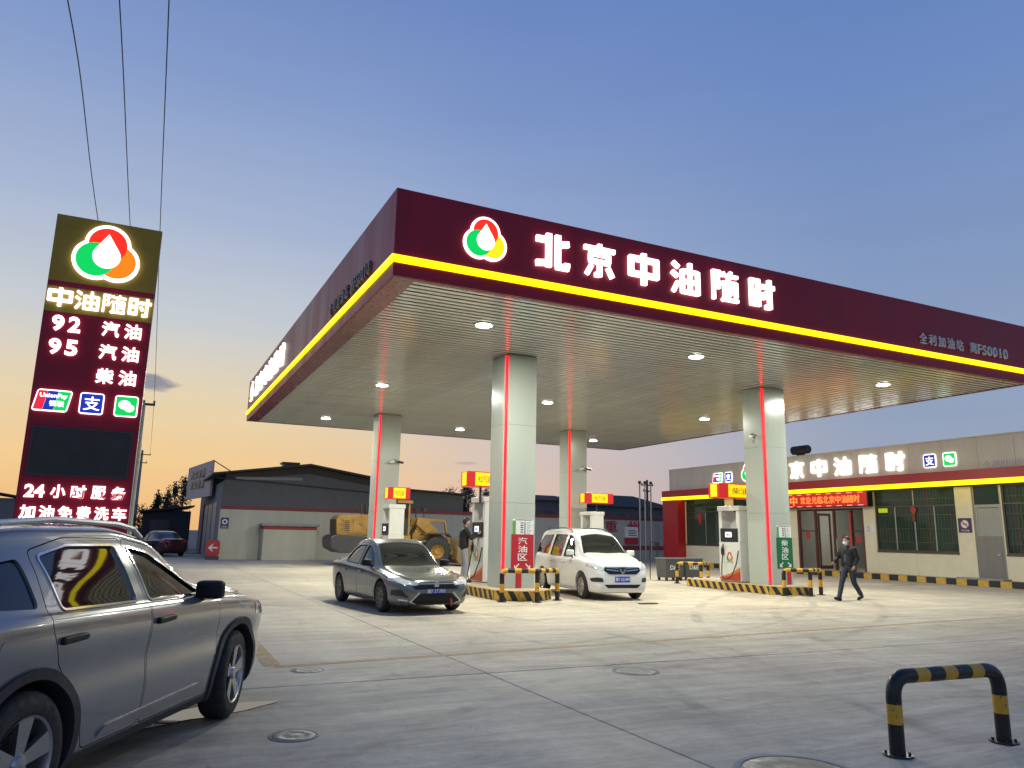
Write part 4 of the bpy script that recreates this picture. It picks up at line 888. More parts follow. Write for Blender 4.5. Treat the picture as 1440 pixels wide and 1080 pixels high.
# --- the grey SUV at the left edge of the picture
suv_p = mat('suv_grey_paint', (.255, .26, .27), .24, metal=.5, var=.04, vscale=3, coat=.8)
suv = dict(r=.365, axles=(1.36, -1.36), hw=.935, arch=.425, ww=.235, ub=.22, spokes='5', waist=.974, steer=R(7),
    zt=[(2.34, .74), (2.30, .90), (2.18, 1.00), (1.9, 1.065), (1.5, 1.115), (1.06, 1.155), (.94, 1.19), (.27, 1.52), (.07, 1.575), (-.36, 1.625), (-1.0, 1.625), (-1.7, 1.57), (-1.98, 1.52), (-2.10, 1.43), (-2.28, 1.12), (-2.36, .95), (-2.38, .82)],
    zs=[(2.34, .62), (2.30, .74), (2.15, .86), (1.8, .97), (1.3, 1.03), (.6, 1.065), (-.5, 1.09), (-1.5, 1.11), (-2.1, 1.08), (-2.30, .98), (-2.38, .72)],
    zb=[(2.34, .40), (2.28, .30), (2.1, .23), (1.5, .21), (-1.5, .21), (-2.15, .30), (-2.32, .42), (-2.38, .48)],
    w=[(2.34, .60), (2.30, .70), (2.2, .78), (2.0, .87), (1.7, .92), (1.2, .935), (0, .93), (-1.3, .935), (-1.8, .91), (-2.15, .84), (-2.32, .74), (-2.38, .62)],
    wr=[(2.34, .50), (2.1, .62), (1.6, .72), (1.1, .70), (.8, .67), (.3, .64), (-.5, .64), (-1.5, .62), (-2.0, .58), (-2.2, .66), (-2.38, .5)],
    doors=[rnd([(.90, .30), (.94, .60), (.89, 1.00), (.54, 1.28), (.18, 1.475), (-.20, 1.525), (-.18, .90), (-.16, .30)], .04), rnd([(-.18, .30), (-.20, .90), (-.22, 1.525), (-.84, 1.535), (-1.20, 1.46), (-1.27, 1.05), (-1.17, .84), (-.98, .66), (-.80, .30)], .04)],
    glass=[rnd([(.72, 1.105), (.44, 1.27), (.12, 1.42), (-.16, 1.47), (-.15, 1.115)], .03), rnd([(-.31, 1.12), (-.32, 1.48), (-.84, 1.485), (-1.14, 1.43), (-1.12, 1.135)], .03)],
    quarter=[rnd([(-1.31, 1.15), (-1.30, 1.42), (-1.62, 1.38), (-1.84, 1.25), (-1.86, 1.18)], .04)],
    windshield=rnd([(.95, -.66), (1.03, 0), (.95, .66), (.22, .52), (.16, 0), (.22, -.52)], .05), wz=(1.12, 1.8),
    rearglass=rnd([(-2.02, -.5), (-2.02, .5), (-2.27, .58), (-2.27, -.58)], .03), rz=(1.12, 1.8),
    cladding=[[(.92, .18), (.94, .285), (-.93, .285), (-.90, .18)]], sidestrip=[rnd([(.72, .345), (.70, .41), (-.60, .385), (-.68, .335)], .03)], stripm=mat('satin_strip', (.32, .32, .33), .35, metal=.7), archtrim=.055,
    hz=.965, hy=.926, hoff=.19, mirror=(.60, .86, 1.13), trim=chrome,
    front=[('headlight', [(.42, .84), (.84, .88), (.93, .95), (.93, .84), (.70, .78), (.44, .78)], lens, True, .004, .62), ('grille', [(-.40, .45), (.40, .45), (.46, .78), (-.46, .78)], blackp, False, .004, .2), ('lower_grille', [(-.7, .30), (.7, .30), (.6, .40), (-.6, .40)], clad, False, .005, .25)],
    rear=[('tail_light', [(.35, .92), (.80, .96), (.90, 1.06), (.62, 1.06), (.35, 1.0)], red_lens, True, .005, .55)])
def place_car(root, front, heading, front_off):
    """front axle centre at (x, y), heading as a unit vector"""
    h = Vector(heading).normalized(); root.location = (front[0]-h.x*front_off, front[1]-h.y*front_off, 0); root.rotation_euler = (0, 0, math.atan2(h.y, h.x))
sv = thing('suv', 'grey SUV with roof rails cut off by the left edge, rear half out of view', 'car')
vehicle(sv, suv, suv_p)
for s in (-1, 1):
    part('roof_rail', silver, sv, lambda b: b.tube([(.12, s*.605, 1.53), (.0, s*.605, 1.595), (-.2, s*.60, 1.625), (-.9, s*.595, 1.645), (-1.5, s*.58, 1.605), (-1.75, s*.57, 1.53)], .019, 8), smooth=True)
flm = boolop(loft(suv, .0035), P_side(rnd([(-1.66, .87), (-1.45, .87), (-1.45, 1.02), (-1.66, 1.02)], .05), -.80, -1.2), 'INTERSECT'); flm.materials.clear(); flm.materials.append(suv_p); link('fuel_flap', flm, None, sv, 0, True)
place_car(sv, (.085, 7.80), (.483, .875), 1.36)

# --- the dark grey saloon under the canopy
sed_p = mat('saloon_grey_paint', (.145, .158, .154), .22, metal=.45, var=.04, coat=.9)
sed = dict(r=.315, axles=(1.34, -1.34), hw=.90, arch=.365, ww=.205, ub=.17, spokes='10', rim=rim_d, rc=.08,
    zt=[(2.20, .56), (2.17, .64), (2.02, .715), (1.7, .79), (1.3, .85), (1.02, .905), (.90, .95), (.28, 1.34), (.08, 1.42), (-.25, 1.48), (-.6, 1.475), (-1.0, 1.395), (-1.55, 1.13), (-1.75, 1.045), (-2.1, 1.02), (-2.25, .99), (-2.34, .86), (-2.38, .72)],
    zs=[(2.20, .50), (2.15, .57), (2.0, .65), (1.6, .74), (1.1, .81), (.4, .865), (-.5, .90), (-1.4, .935), (-2.1, .93), (-2.30, .80), (-2.38, .6)],
    zb=[(2.20, .28), (2.14, .20), (1.9, .165), (1.4, .16), (-1.4, .17), (-2.1, .24), (-2.3, .36), (-2.38, .42)],
    w=[(2.20, .58), (2.16, .68), (2.06, .765), (1.85, .845), (1.5, .89), (1.0, .90), (0, .895), (-1.3, .90), (-1.9, .86), (-2.2, .77), (-2.34, .66), (-2.38, .56)],
    wr=[(2.20, .45), (1.9, .60), (1.5, .70), (1.0, .70), (.7, .68), (.2, .63), (-.5, .62), (-1.1, .595), (-1.6, .60), (-2.1, .62), (-2.38, .42)],
    doors=[rnd([(.90, .24), (.95, .55), (.86, .86), (.50, 1.12), (.18, 1.315), (-.10, 1.375), (-.10, .24)], .03), rnd([(-.12, .24), (-.12, 1.38), (-.65, 1.365), (-1.0, 1.25), (-1.14, 1.02), (-1.02, .72), (-.88, .55), (-.74, .24)], .03)],
    glass=[rnd([(.68, .905), (.42, 1.10), (.12, 1.28), (-.05, 1.325), (-.05, .915)], .02), rnd([(-.17, .92), (-.17, 1.33), (-.64, 1.315), (-.90, 1.215), (-1.02, 1.02), (-.96, .955)], .02)],
    windshield=rnd([(.92, -.67), (1.02, 0), (.92, .67), (.20, .53), (.12, 0), (.20, -.53)], .05), wz=(.86, 1.6),
    rearglass=rnd([(-1.02, -.42), (-.96, 0), (-1.02, .42), (-1.56, .55), (-1.62, 0), (-1.56, -.55)], .05), rz=(.98, 1.6),
    hz=.76, hy=.885, mirror=(.62, .82, .97), trim=blackp, handle=sed_p,
    front=[('headlight', rnd([(.38, .63), (.62, .69), (.86, .76), (.885, .67), (.70, .595), (.42, .575)], .015), lens, True, .005, .50),
           ('grille', [(-.46, .50), (.46, .50), (.56, .60), (.38, .625), (-.38, .625), (-.56, .60)], blackp, False, .004, .16),
           ('grille_bar', [(-.42, .60), (.42, .60), (.42, .615), (-.42, .615)], silver, False, .010, .14),
           ('air_intake', [(-.42, .215), (.42, .215), (.52, .27), (.34, .42), (-.34, .42), (-.52, .27)], blackp, False, .004, .14),
           ('intake_trim', [(.36, .44), (.40, .44), (.58, .26), (.44, .20), (.42, .215), (.54, .265)], silver, True, .009, .2),
           ('fog_pocket', [(.58, .33), (.84, .38), (.84, .48), (.74, .50)], clad, True, .005, .4), ('fog_light', [(.62, .27), (.76, .29), (.76, .315), (.62, .30)], drl, True, .008, .3)],
    rear=[('tail_light', [(.30, .80), (.85, .84), (.85, .94), (.30, .92)], red_lens, True, .005, .5)])
sd = thing('saloon_car', 'dark grey saloon with blue number plate parked under the canopy', 'car')
vehicle(sd, sed, sed_p); plate(sd, 2.19, .47, '冀F 2T3R0')
part('emblem', chrome, sd, lambda b: b.prism([(-.045, .545), (.045, .545), (.05, .60), (.045, .655), (-.045, .655), (-.05, .60)], 2.195, 2.215, 'x'), bevel=.008)
part('tow_strap', mat('red_strap', (.5, .05, .07), .7), sd, lambda b: b.tube([(2.19, .33, .32), (2.215, .335, .26), (2.21, .345, .16)], [.018, .03, .016], 8), smooth=True)
for k, (wx, wy) in enumerate(((.5, .25), (.42, -.2))): pass
place_car(sd, (5.50, 15.80), (.085, -1), 1.34)

# --- the white minivan between the islands
van_p = mat('van_white_paint', (.74, .74, .71), .25, var=.03, coat=.6)
van = dict(r=.315, axles=(1.40, -1.40), hw=.855, arch=.37, ww=.20, ub=.17, spokes='10', rc=.14,
    zt=[(2.16, .66), (2.13, .80), (2.02, .92), (1.8, 1.00), (1.5, 1.06), (1.28, 1.10), (1.15, 1.15), (.62, 1.54), (.42, 1.625), (0, 1.69), (-1.0, 1.715), (-1.9, 1.68), (-2.12, 1.60), (-2.24, 1.30), (-2.32, .95), (-2.36, .80)],
    zs=[(2.16, .58), (2.12, .70), (2.0, .80), (1.7, .89), (1.2, .945), (.4, .965), (-1.0, .98), (-2.1, 1.0), (-2.30, .85), (-2.36, .6)],
    zb=[(2.16, .26), (2.12, .20), (1.95, .17), (1.4, .165), (-1.4, .17), (-2.1, .22), (-2.3, .32), (-2.36, .38)],
    w=[(2.16, .60), (2.13, .68), (2.04, .745), (1.85, .81), (1.5, .845), (1.0, .855), (-1.4, .855), (-1.9, .83), (-2.2, .77), (-2.32, .70), (-2.36, .62)],
    wr=[(2.16, .50), (1.9, .62), (1.5, .68), (1.1, .68), (.6, .615), (0, .60), (-1.2, .60), (-2.0, .58), (-2.36, .55)],
    doors=[rnd([(1.02, .26), (1.06, .60), (1.04, .95), (.82, 1.22), (.55, 1.46), (.34, 1.57), (.08, 1.60), (.08, .26)], .03), rnd([(.06, .26), (.06, 1.605), (-.92, 1.62), (-.94, .74), (-.90, .60), (-.90, .26)], .03)],
    glass=[rnd([(.88, 1.00), (.70, 1.21), (.48, 1.42), (.32, 1.51), (.15, 1.53), (.15, .995)], .03), rnd([(-.02, 1.0), (-.02, 1.535), (-.84, 1.545), (-.84, 1.01)], .03)],
    quarter=[rnd([(-1.02, 1.02), (-1.02, 1.545), (-1.8, 1.53), (-2.02, 1.30), (-2.06, 1.05)], .05)],
    windshield=rnd([(1.20, -.66), (1.30, 0), (1.20, .66), (.60, .50), (.52, 0), (.60, -.50)], .05), wz=(1.06, 1.8),
    rearglass=rnd([(-2.15, -.5), (-2.15, .5), (-2.27, .55), (-2.27, -.55)], .03), rz=(1.10, 1.8),
    hz=.86, hy=.845, mirror=(.86, .80, 1.10), trim=blackp, handle=van_p, mirrorm=van_p,
    front=[('headlight', rnd([(.50, .74), (.66, .87), (.84, .90), (.86, .80), (.72, .73), (.54, .70)], .02), lens, True, .005, .48),
           ('grille', rnd([(-.38, .62), (.38, .62), (.52, .70), (.50, .79), (-.50, .79), (-.52, .70)], .03), blackp, False, .004, .16),
           ('grille_bar', [(.10, .685), (.44, .72), (.46, .745), (.12, .715)], chrome, True, .012, .14), ('grille_bar', [(.11, .755), (.46, .775), (.46, .79), (.12, .775)], chrome, True, .012, .14),
           ('lower_grille', rnd([(-.42, .30), (.42, .30), (.52, .38), (-.52, .38)], .02), blackp, False, .004, .16),
           ('fog_pocket', rnd([(.54, .44), (.78, .44), (.80, .52), (.70, .55), (.56, .53)], .02), clad, True, .004, .34), ('fog_light', rnd([(.56, .335), (.76, .36), (.76, .40), (.56, .38)], .015), drl, True, .008, .34)],
    rear=[('tail_light', [(.55, .80), (.80, .85), (.80, 1.4), (.68, 1.4)], red_lens, True, .005, .35)])
vn = thing('minivan', 'white minivan with roof rails and blue number plate between the pump islands', 'car')
vehicle(vn, van, van_p); plate(vn, 2.15, .50, '冀F 25J1M9')
part('emblem', chrome, vn, lambda b: (b.prism([(-.10, .755), (-.06, .755), (0, .665), (.06, .755), (.10, .755), (.03, .635), (-.03, .635)], 2.162, 2.185, 'x')), bevel=.006)
for s in (-1, 1):
    part('roof_rail', blackp, vn, lambda b: b.tube([(.25, s*.55, 1.60), (.1, s*.55, 1.675), (-.3, s*.545, 1.72), (-1.5, s*.54, 1.73), (-1.85, s*.53, 1.655)], .016, 8), smooth=True)
part('antenna', blackp, vn, lambda b: b.tube([(.1, 0, 1.69), (-.02, 0, 1.80)], .008, 6))
place_car(vn, (11.50, 17.62), (-.12, -1), 1.40); vn.scale = (1, 1.01, 1.075)
# --- dark red saloon far left, seen from behind
dr_p = mat('dark_red_paint', (.07, .012, .018), .25, metal=.5, coat=.8)
rc_ = thing('saloon_car', 'dark red saloon parked far off by the shuttered workshop', 'car')
vehicle(rc_, dict(sed, handle=dr_p), dr_p)
rc_.location = (1.2, 52.0, 0); rc_.rotation_euler = (0, 0, R(112))
# ------------------------------------------------------------------ back of the yard: wall, workshop, booth, sheds
cream2 = mat('cream_render', (.52, .49, .38), .8, var=.10, vscale=1.2, streak=True); slate = mat('slate_brick', (.105, .103, .10), .8, var=.25, vscale=2)
dark_roof = mat('dark_sheet_roof', (.055, .047, .042), .85, metal=0, var=.15); stripe_r = mat('dull_red_stripe', (.19, .035, .035), .6, var=.12, vscale=2)
ws = thing('workshop', 'low dark roofed workshop with cream wall, red stripe and slate gable', 'building', (4.0, 45.3, 0))
part('front_wall', cream2, ws, lambda b: b.box(0, 8.6, 0, .24, .003, 2.74)); part('stripe', stripe_r, ws, lambda b: b.box(-.01, 8.62, -.012, .25, 2.742, 2.95))
part('gable_wall', slate, ws, lambda b: b.prism([(0, 2.952), (8.6, 2.952), (8.6, 4.35), (4.7, 4.95), (0, 4.35)], .0, .24, 'y'))
part('side_wall', mat('grey_render', (.22, .22, .22), .8, var=.1), ws, lambda b: b.box(0, .24, .241, 17, .003, 4.3)); part('corner_pier', cream2, ws, lambda b: b.box(-.05, .48, -.06, .0, .003, 2.735))
for s, (xa, za, xb, zb_) in enumerate(((-.6, 4.62, 4.7, 5.38), (4.7, 5.38, 9.0, 4.72))):
    part('roof', dark_roof, ws, lambda b: b.prism([(xa, za), (xb, zb_), (xb, zb_+.12), (xa, za+.10)], -.5, 17.2, 'y'))
part('gable_infill', dark_roof, ws, lambda b: b.prism([(.1, 4.36), (4.7, 4.97), (8.55, 4.36), (8.55, 4.78), (4.7, 5.37), (.1, 4.70)], .02, .2, 'y'))
part('eave_strip', mat('pale_sheet', (.24, .23, .23), .6), ws, lambda b: b.obox((.6, -.03, 4.40), (3.7, 0, .12), (0, .02, 0), (0, 0, .16)))
part('gutter_pipe', dark_metal, ws, lambda b: b.tube([(-.4, -.06, 4.45), (2, -.06, 4.36), (8.6, -.06, 3.98)], .03, 6))
part('roof_vent', dark_metal, ws, lambda b: (b.box(3.5, 4.35, 2.0, 2.8, 5.2, 5.62), b.box(3.4, 4.45, 1.9, 2.9, 5.621, 5.72)))
shut = mat('roller_shutter', (.36, .36, .34), .5, metal=.2, var=.1)
for y0 in (2.6, 5.8, 9.0):
    sh = part('roller_door', shut, ws, lambda b: b.box(-.03, -.002, y0, y0+2.6, .01, 3.2))
    part('shutter_slat', shut, sh, lambda b: [b.box(-.045, -.031, y0+.05, y0+2.55, .08+.16*i, .21+.16*i) for i in range(19)])
part('door_pillar', stripe_r, ws, lambda b: b.box(-.10, -.002, 11.9, 12.8, .003, 3.3))
bb = thing('billboard', 'pale weathered billboard with dark characters above the workshop side doors', 'sign', (3.69, 50, 3.62))
d_ = Vector((-.94, 8, 0)).normalized(); bfr = (-d_, Vector((0, 0, 1)), Vector((-d_.y, d_.x, 0)))
flat([(-8.05, 0), (0, 0), (0, 2.2), (-8.05, 2.2)], (0, 0, 0), bfr, -.1, .02, mat('weathered_board', (.66, .54, .46), .7, var=.15, vscale=1.5, streak=True), bb, 'board')
for r_ in range(2): 
    for i, ch in enumerate('汽车修理'): text(ch, Vector((0, 0, 1.28-.68*r_))+bfr[0]*(-6.6+1.2*i)+bfr[2]*.02, bfr, 1.0, .55, dk, bb, 'letter', .05, .02)
part('brace', dark_metal, bb, lambda b: (b.tube([(0, 0, 2.2), (1.6, .3, 1.3)], .03, 6), b.tube([(-.1, .2, 1.5), (1.2, .5, 1.0)], .03, 6), b.tube([(.1, .05, .0), (.5, .1, .9)], .03, 6)))
bt = thing('booth', 'small cream flat roofed booth with red stripe against the workshop wall', 'booth', (6.2, 44.2, 0))
part('wall', cream2, bt, lambda b: b.box(0, 2.9, 0, 1.05, .003, 1.68), bevel=.01); part('stripe', mat('red_stripe', (.33, .02, .025), .5), bt, lambda b: b.box(-.01, 2.91, -.012, 1.06, 1.682, 1.86)); part('roof', conc_grey, bt, lambda b: b.box(-.12, 3.05, -.15, 1.07, 1.862, 2.0), bevel=.02)
yw = thing('yard_wall', 'long pale rear yard wall with red stripe and red characters', 'wall', (12.65, 46, 0))
part('wall', mat('pale_wall', (.36, .35, .33), .8, var=.10, vscale=1, streak=True), yw, lambda b: b.box(0, 23, 0, .24, .003, 2.84)); part('stripe', stripe_r, yw, lambda b: b.box(0, 23, -.012, .25, 2.842, 3.06)); part('base_stripe', stripe_r, yw, lambda b: b.box(18.5, 23, -.02, -.001, .75, 1.05))
mural = mat('mural_red', (.33, .03, .05), .7, var=.15)
for ch, x in (('重', 17.0), ('州', 18.9)): text(ch, (x, -.002, 2.0), FRONT, 1.05, .78, mural, yw, 'letter', .01, .02)
lb2 = thing('slate_building', 'long low slate grey building behind the yard wall left of the pumps', 'building', (12.7, 46.3, 0)); part('wall', slate, lb2, lambda b: b.prism([(0, .003), (6.2, .003), (6.2, 4.12), (0, 4.36)], 0, 5, 'y')); part('roof', dark_roof, lb2, lambda b: b.prism([(-.1, 4.365), (6.4, 4.122), (6.4, 4.22), (-.1, 4.47)], -.3, 5.3, 'y'))
fb = thing('extinguisher_cabinet', 'white and red fire extinguisher cabinet on the yard wall behind the minivan', 'cabinet', (31.3, 45.7, 1.2)); part('cabinet', paper, fb, lambda b: b.box(0, 1.0, 0, .29, .42, 1.16), bevel=.02); part('base', sign_red, fb, lambda b: b.box(0, 1.0, 0, .29, 0, .418), bevel=.02); part('print', ink, fb, lambda b: [b.box(.15, .85-.1*(i % 2), -.008, -.001, .55+.12*i, .60+.12*i) for i in range(4)])
tile_r = mat('dark_tile_roof', (.05, .044, .04), .85, var=.2, vscale=4)
for lab, x, y, w_, zr, ze, m in (('dark tiled house roof behind the yard wall beside the rear right column', 29.3, 56, 4.4, 5.1, 4.55, dark_roof), ('dark hipped house roof behind the yard wall left of the shop', 34.4, 57, 9.8, 5.45, 4.3, tile_r)):
    t = thing('house', lab, 'building', (x, y, 0)); part('wall', slate, t, lambda b: b.box(.2, w_-.2, 0, 5, .003, ze-.02))
    part('roof', m, t, lambda b: b.add([(-.2, -.4, ze), (w_+.2, -.4, ze), (w_+.2, 5.4, ze), (-.2, 5.4, ze), (w_*.28, 2.5, zr), (w_*.72, 2.5, zr), (-.2, -.4, ze-.018), (w_+.2, -.4, ze-.018), (w_+.2, 5.4, ze-.018), (-.2, 5.4, ze-.018)], [(0, 1, 5, 4), (1, 2, 5), (2, 3, 4, 5), (3, 0, 4), (9, 8, 7, 6), (0, 6, 7, 1), (1, 7, 8, 2), (2, 8, 9, 3), (3, 9, 6, 0)]))
    part('window', mat('dim_window', (.06, .055, .07), .3), t, lambda b: [b.box(w_*.2+1.6*i, w_*.2+1.6*i+.9, -.02, -.001, 2.6, 3.7) for i in range(max(1, int(w_/3)))])
t = thing('shed', 'dark low shed far left beyond the workshop', 'building', (.2, 66, 0)); part('wall', mat('dark_shed_wall', (.03, .03, .035), .8), t, lambda b: b.box(0, 3.4, 0, 7, .003, 3.0)); part('roof', dark_roof, t, lambda b: b.prism([(-.3, 2.85), (3.6, 3.35), (3.6, 3.48), (-.3, 2.98)], -.4, 7.4, 'y'))
part('door', dark_metal, t, lambda b: b.box(.5, 1.9, -.03, -.001, .01, 2.3))
t = thing('warehouse', 'grey warehouse at the far left edge behind the pylon', 'building', (-22, 60, 0)); part('wall', mat('grey_sheet_wall', (.16, .16, .17), .6, var=.12, streak=True), t, lambda b: b.box(0, 14.6, 0, 12, .003, 3.4)); part('roof', dark_roof, t, lambda b: b.prism([(-.3, 3.42), (7, 4.7), (14.9, 3.42), (14.9, 3.52), (7, 4.82), (-.3, 3.52)], -.4, 12.4, 'y')); part('stripe', conc_grey, t, lambda b: b.box(0, 14.6, -.03, -.001, .6, .8))
for i, (x, y, h) in enumerate(((-6.3, 63, 1.9), (-3.4, 66, 1.7))):
    pass
lw = thing('field_wall', 'low dusty brick wall across the far left of the yard', 'wall', (-7.3, 64, 0)); part('wall', slate, lw, lambda b: b.box(0, 7.2, 0, .24, .003, 1.5)); part('coping', conc_grey, lw, lambda b: b.box(-.02, 7.22, -.04, .28, 1.502, 1.58))

# arrow sign, blue sign, bins
ar = thing('arrow_sign', 'red rounded sign with white left arrow beside the workshop corner', 'sign', (3.36, 45.0, 0))
part('board', mat('bright_sign_red', (.40, .02, .025), .4), ar, lambda b: b.prism(rnd([(0, .2), (.72, .2), (.72, 1.06), (0, 1.06)], .22, 6), -.03, .03, 'y')); part('foot', dark_metal, ar, lambda b: b.box(.02, .70, -.15, .15, .003, .2))
part('arrow', paper, ar, lambda b: b.prism([(.12, .64), (.36, .86), (.36, .78), (.26, .68), (.60, .68), (.60, .60), (.26, .60), (.36, .50), (.36, .42)], -.036, -.031, 'y'))
bs = thing('round_mark_sign', 'small blue sign with white round mark on the workshop corner', 'sign', (4.03, 45.24, 1.68)); part('board', MATS['printed_blue'], bs, lambda b: b.box(0, .42, -.02, -.002, 0, .60)); flat(circ(.21, .37, .14), (0, -.02, 0), FRONT, .001, .004, paper, bs, 'disc'); flat(circ(.21, .37, .08), (0, -.024, 0), FRONT, .001, .004, MATS['printed_blue'], bs, 'ring_centre'); text('请勿停车', (.06, -.021, .05), FRONT, .30, .08, paper, bs, 'lettering', .002)
binm = mat('bin_grey', (.075, .08, .08), .5, var=.1)
for lab, x, y in (('dark grey square litter bin with white letter, the left of the pair', 18.45, 24.3), ('dark grey square litter bin with white letter, the right of the pair', 19.55, 24.5)):
    t = thing('litter_bin', lab, 'bin', (x, y, 0)); part('box', binm, t, lambda b: b.add([(0, 0, .12), (.8, 0, .12), (.8, .6, .12), (0, .6, .12), (-.04, -.03, .80), (.84, -.03, .80), (.84, .63, .80), (-.04, .63, .80)], [(3, 2, 1, 0), (4, 5, 6, 7), (0, 1, 5, 4), (1, 2, 6, 5), (2, 3, 7, 6), (3, 0, 4, 7)]), bevel=.02)
    part('rim', mat('bin_rim', (.11, .115, .115), .45), t, lambda b: b.box(-.06, .86, -.05, .65, .802, .86), bevel=.015)
    for q in ((.02, .02), (.70, .02), (.02, .5), (.70, .5)): part('leg', dark_metal, t, lambda b: b.box(q[0], q[0]+.08, q[1], q[1]+.08, .003, .125))
    text('D&E', (.17, -.028, .42), FRONT, .44, .17, paper, t, 'lettering', .012, .015)
st = thing('wiper_stand', 'thin black metal frame stand behind the litter bins', 'stand', (18.5, 25.4, 0)); part('frame', black_paint, st, lambda b: b.tube(arcpath([(0, 0, 0.003), (0, 0, 1.45), (.35, 0, 1.45), (.35, 0, .8)], .06), .018, 8), smooth=True); part('head', black_paint, st, lambda b: b.box(.25, .45, -.05, .05, 1.30, 1.46), bevel=.01)
island_guard('low black and yellow guard rail beside the two litter bins', [(17.95, 23.0), (18.7, 22.55), (19.4, 23.0)], .72)

# vent pipes, poles, wires
def pole(lab, x, y, h, arms, r=.13, lean=0, m=conc_grey):
    t = thing('utility_pole', lab, 'pole', (x, y, 0)); part('shaft', m, t, lambda b: b.cyl((0, 0, .003), (lean, 0, h), r, 12, r*.6), smooth=True)
    for z, w_ in arms:
        part('cross_arm', dark_metal, t, lambda b: b.box(-w_+lean, w_+lean, -.05, .05, z, z+.09))
        for k in (-.9, 0, .9): part('insulator', mat('porcelain', (.25, .2, .18), .3), t, lambda b: b.lathe([(.0, 0), (.05, 0), (.03, .05), (.06, .07), (.03, .12), (.0, .13)], (k*w_+lean, 0, z+.091), 'z', 10))
    return t
pole('tall concrete utility pole behind the price pylon carrying three wires', -.55, 92, 10.0, [(9.5, .9), (8.6, .6)], .2)
pole('concrete pole with small arm just right of the price pylon', -.35, 34, 6.6, [(6.55, .42)], .12)
pole('dark utility pole with crossed arms behind the vent pipes', 34.8, 48, 6.0, [(5.55, .55), (5.1, .35)], .13, 0, dark_metal)
for i, x in enumerate((31.4, 31.85, 32.35)):
    t = thing('vent_pipe', ['leftmost', 'middle', 'rightmost'][i]+' of three thin tank vent pipes left of the shop', 'pipe', (x, 44.2, 0), 0, 'tank vent pipes')
    part('pipe', steel, t, lambda b: b.cyl((0, 0, .003), (0, 0, 5.35), .05, 10), smooth=True); part('vent_cap', dark_metal, t, lambda b: b.cyl((0, 0, 5.351), (0, 0, 5.55), .10, 10), smooth=True)
def wire(lab, pts, r=.011):
    P = [Vector(p) for p in pts]; a = np.array([list(p) for p in P]); c = crom(a, 10)
    o_ = part('power_line', mat('cable', (.02, .02, .022), .6), None, lambda b: b.tube([tuple(v) for v in c], r, 5)); tag(o_, lab, 'wire', 'overhead power lines')
wire('leftmost overhead power line above the pylon', [(-2.2, 3, 8.6), (-1.79, 12, 9.39), (-1.95, 23, 10.15), (-1.7, 46, 10.1), (-1.35, 92, 9.6)])
wire('middle overhead power line above the pylon', [(-1.2, 3, 9.0), (-1.12, 12, 9.64), (-1.14, 23, 10.2), (-.95, 46, 10.1), (-.55, 92, 9.6)])
wire('rightmost overhead power line passing just right of the pylon', [(-.5, 3, 9.3), (-.44, 12, 9.89), (-.35, 23, 10.15), (.0, 48, 9.2), (.25, 92, 9.6)])

# trees
leafm = mat('dark_leaves', (.035, .05, .022), .7, var=.4, vscale=2); bark = mat('bark', (.06, .05, .04), .9)
def tree(lab, x, y, h, w_, seed, n=1500):
    rg = random.Random(seed); t = thing('poplar_tree' if w_ < h*.3 else 'tree', lab, 'tree', (x, y, 0), 0, 'trees behind the yard')
    part('trunk', bark, t, lambda b: (b.tube([(0, 0, .003), (.05, 0, h*.35), (.0, .05, h*.9)], [.14, .10, .02], 7), [b.tube([(0, 0, h*k), (rg.uniform(-1, 1)*w_*.6, rg.uniform(-1, 1)*w_*.5, h*(k+.22))], [.05, .012], 5) for k in (.3, .4, .5, .58, .66)]))
    b = MB(); cl = [(rg.gauss(0, w_*.32), rg.gauss(0, w_*.32), h*rg.uniform(.25, .97)) for _ in range(26)]
    for _ in range(n):
        c = rg.choice(cl); tp = max(.2, 1-abs((c[2]/h)-.55)*1.5); s = rg.uniform(.06, .13)
        p = Vector((c[0]*tp+rg.gauss(0, w_*.16), c[1]*tp+rg.gauss(0, w_*.16), c[2]+rg.gauss(0, h*.05)))
        u = Vector((rg.gauss(0, 1), rg.gauss(0, 1), rg.gauss(0, 1))).normalized(); v = u.orthogonal().normalized()
        b.add([p-u*s, p+v*s*.6, p+u*s, p-v*s*.6], [(0, 1, 2, 3)])
    o_ = b.build('crown', leafm, t)
for i, (x, y, h, w_) in enumerate(((1.3, 80, 5.0, .7), (2.2, 82, 5.8, .8), (2.75, 79, 5.6, .7), (3.6, 83, 6.6, .9))):
    tree('slim dark tree behind the far shed, %s from left' % ['first', 'second', 'third', 'fourth'][i], x, y, h, w_, i)
for i, (x, y, h, w_) in enumerate(((26.2, 70, 5.4, 1.2), (27.6, 71, 5.9, 1.3), (28.8, 70, 6.6, 1.2), (30.0, 72, 6.5, 1.2), (31.2, 70, 6.4, 1.3))):
    tree('dark bushy tree behind the slate building, %s from left' % ['first', 'second', 'third', 'fourth', 'fifth'][i], x, y, h, w_, 10+i, 1700)
for i, (x, y, h, w_) in enumerate(((-5.8, 86, 3.4, 1.6), (-3.6, 84, 3.0, 1.6), (-1.6, 88, 3.8, 1.4), (.2, 90, 4.0, 1.5))):
    tree('low dark bushy tree beyond the field wall, %s from the left' % ['first', 'second', 'third', 'fourth'][i], x, y, h, w_, 30+i, 1300)

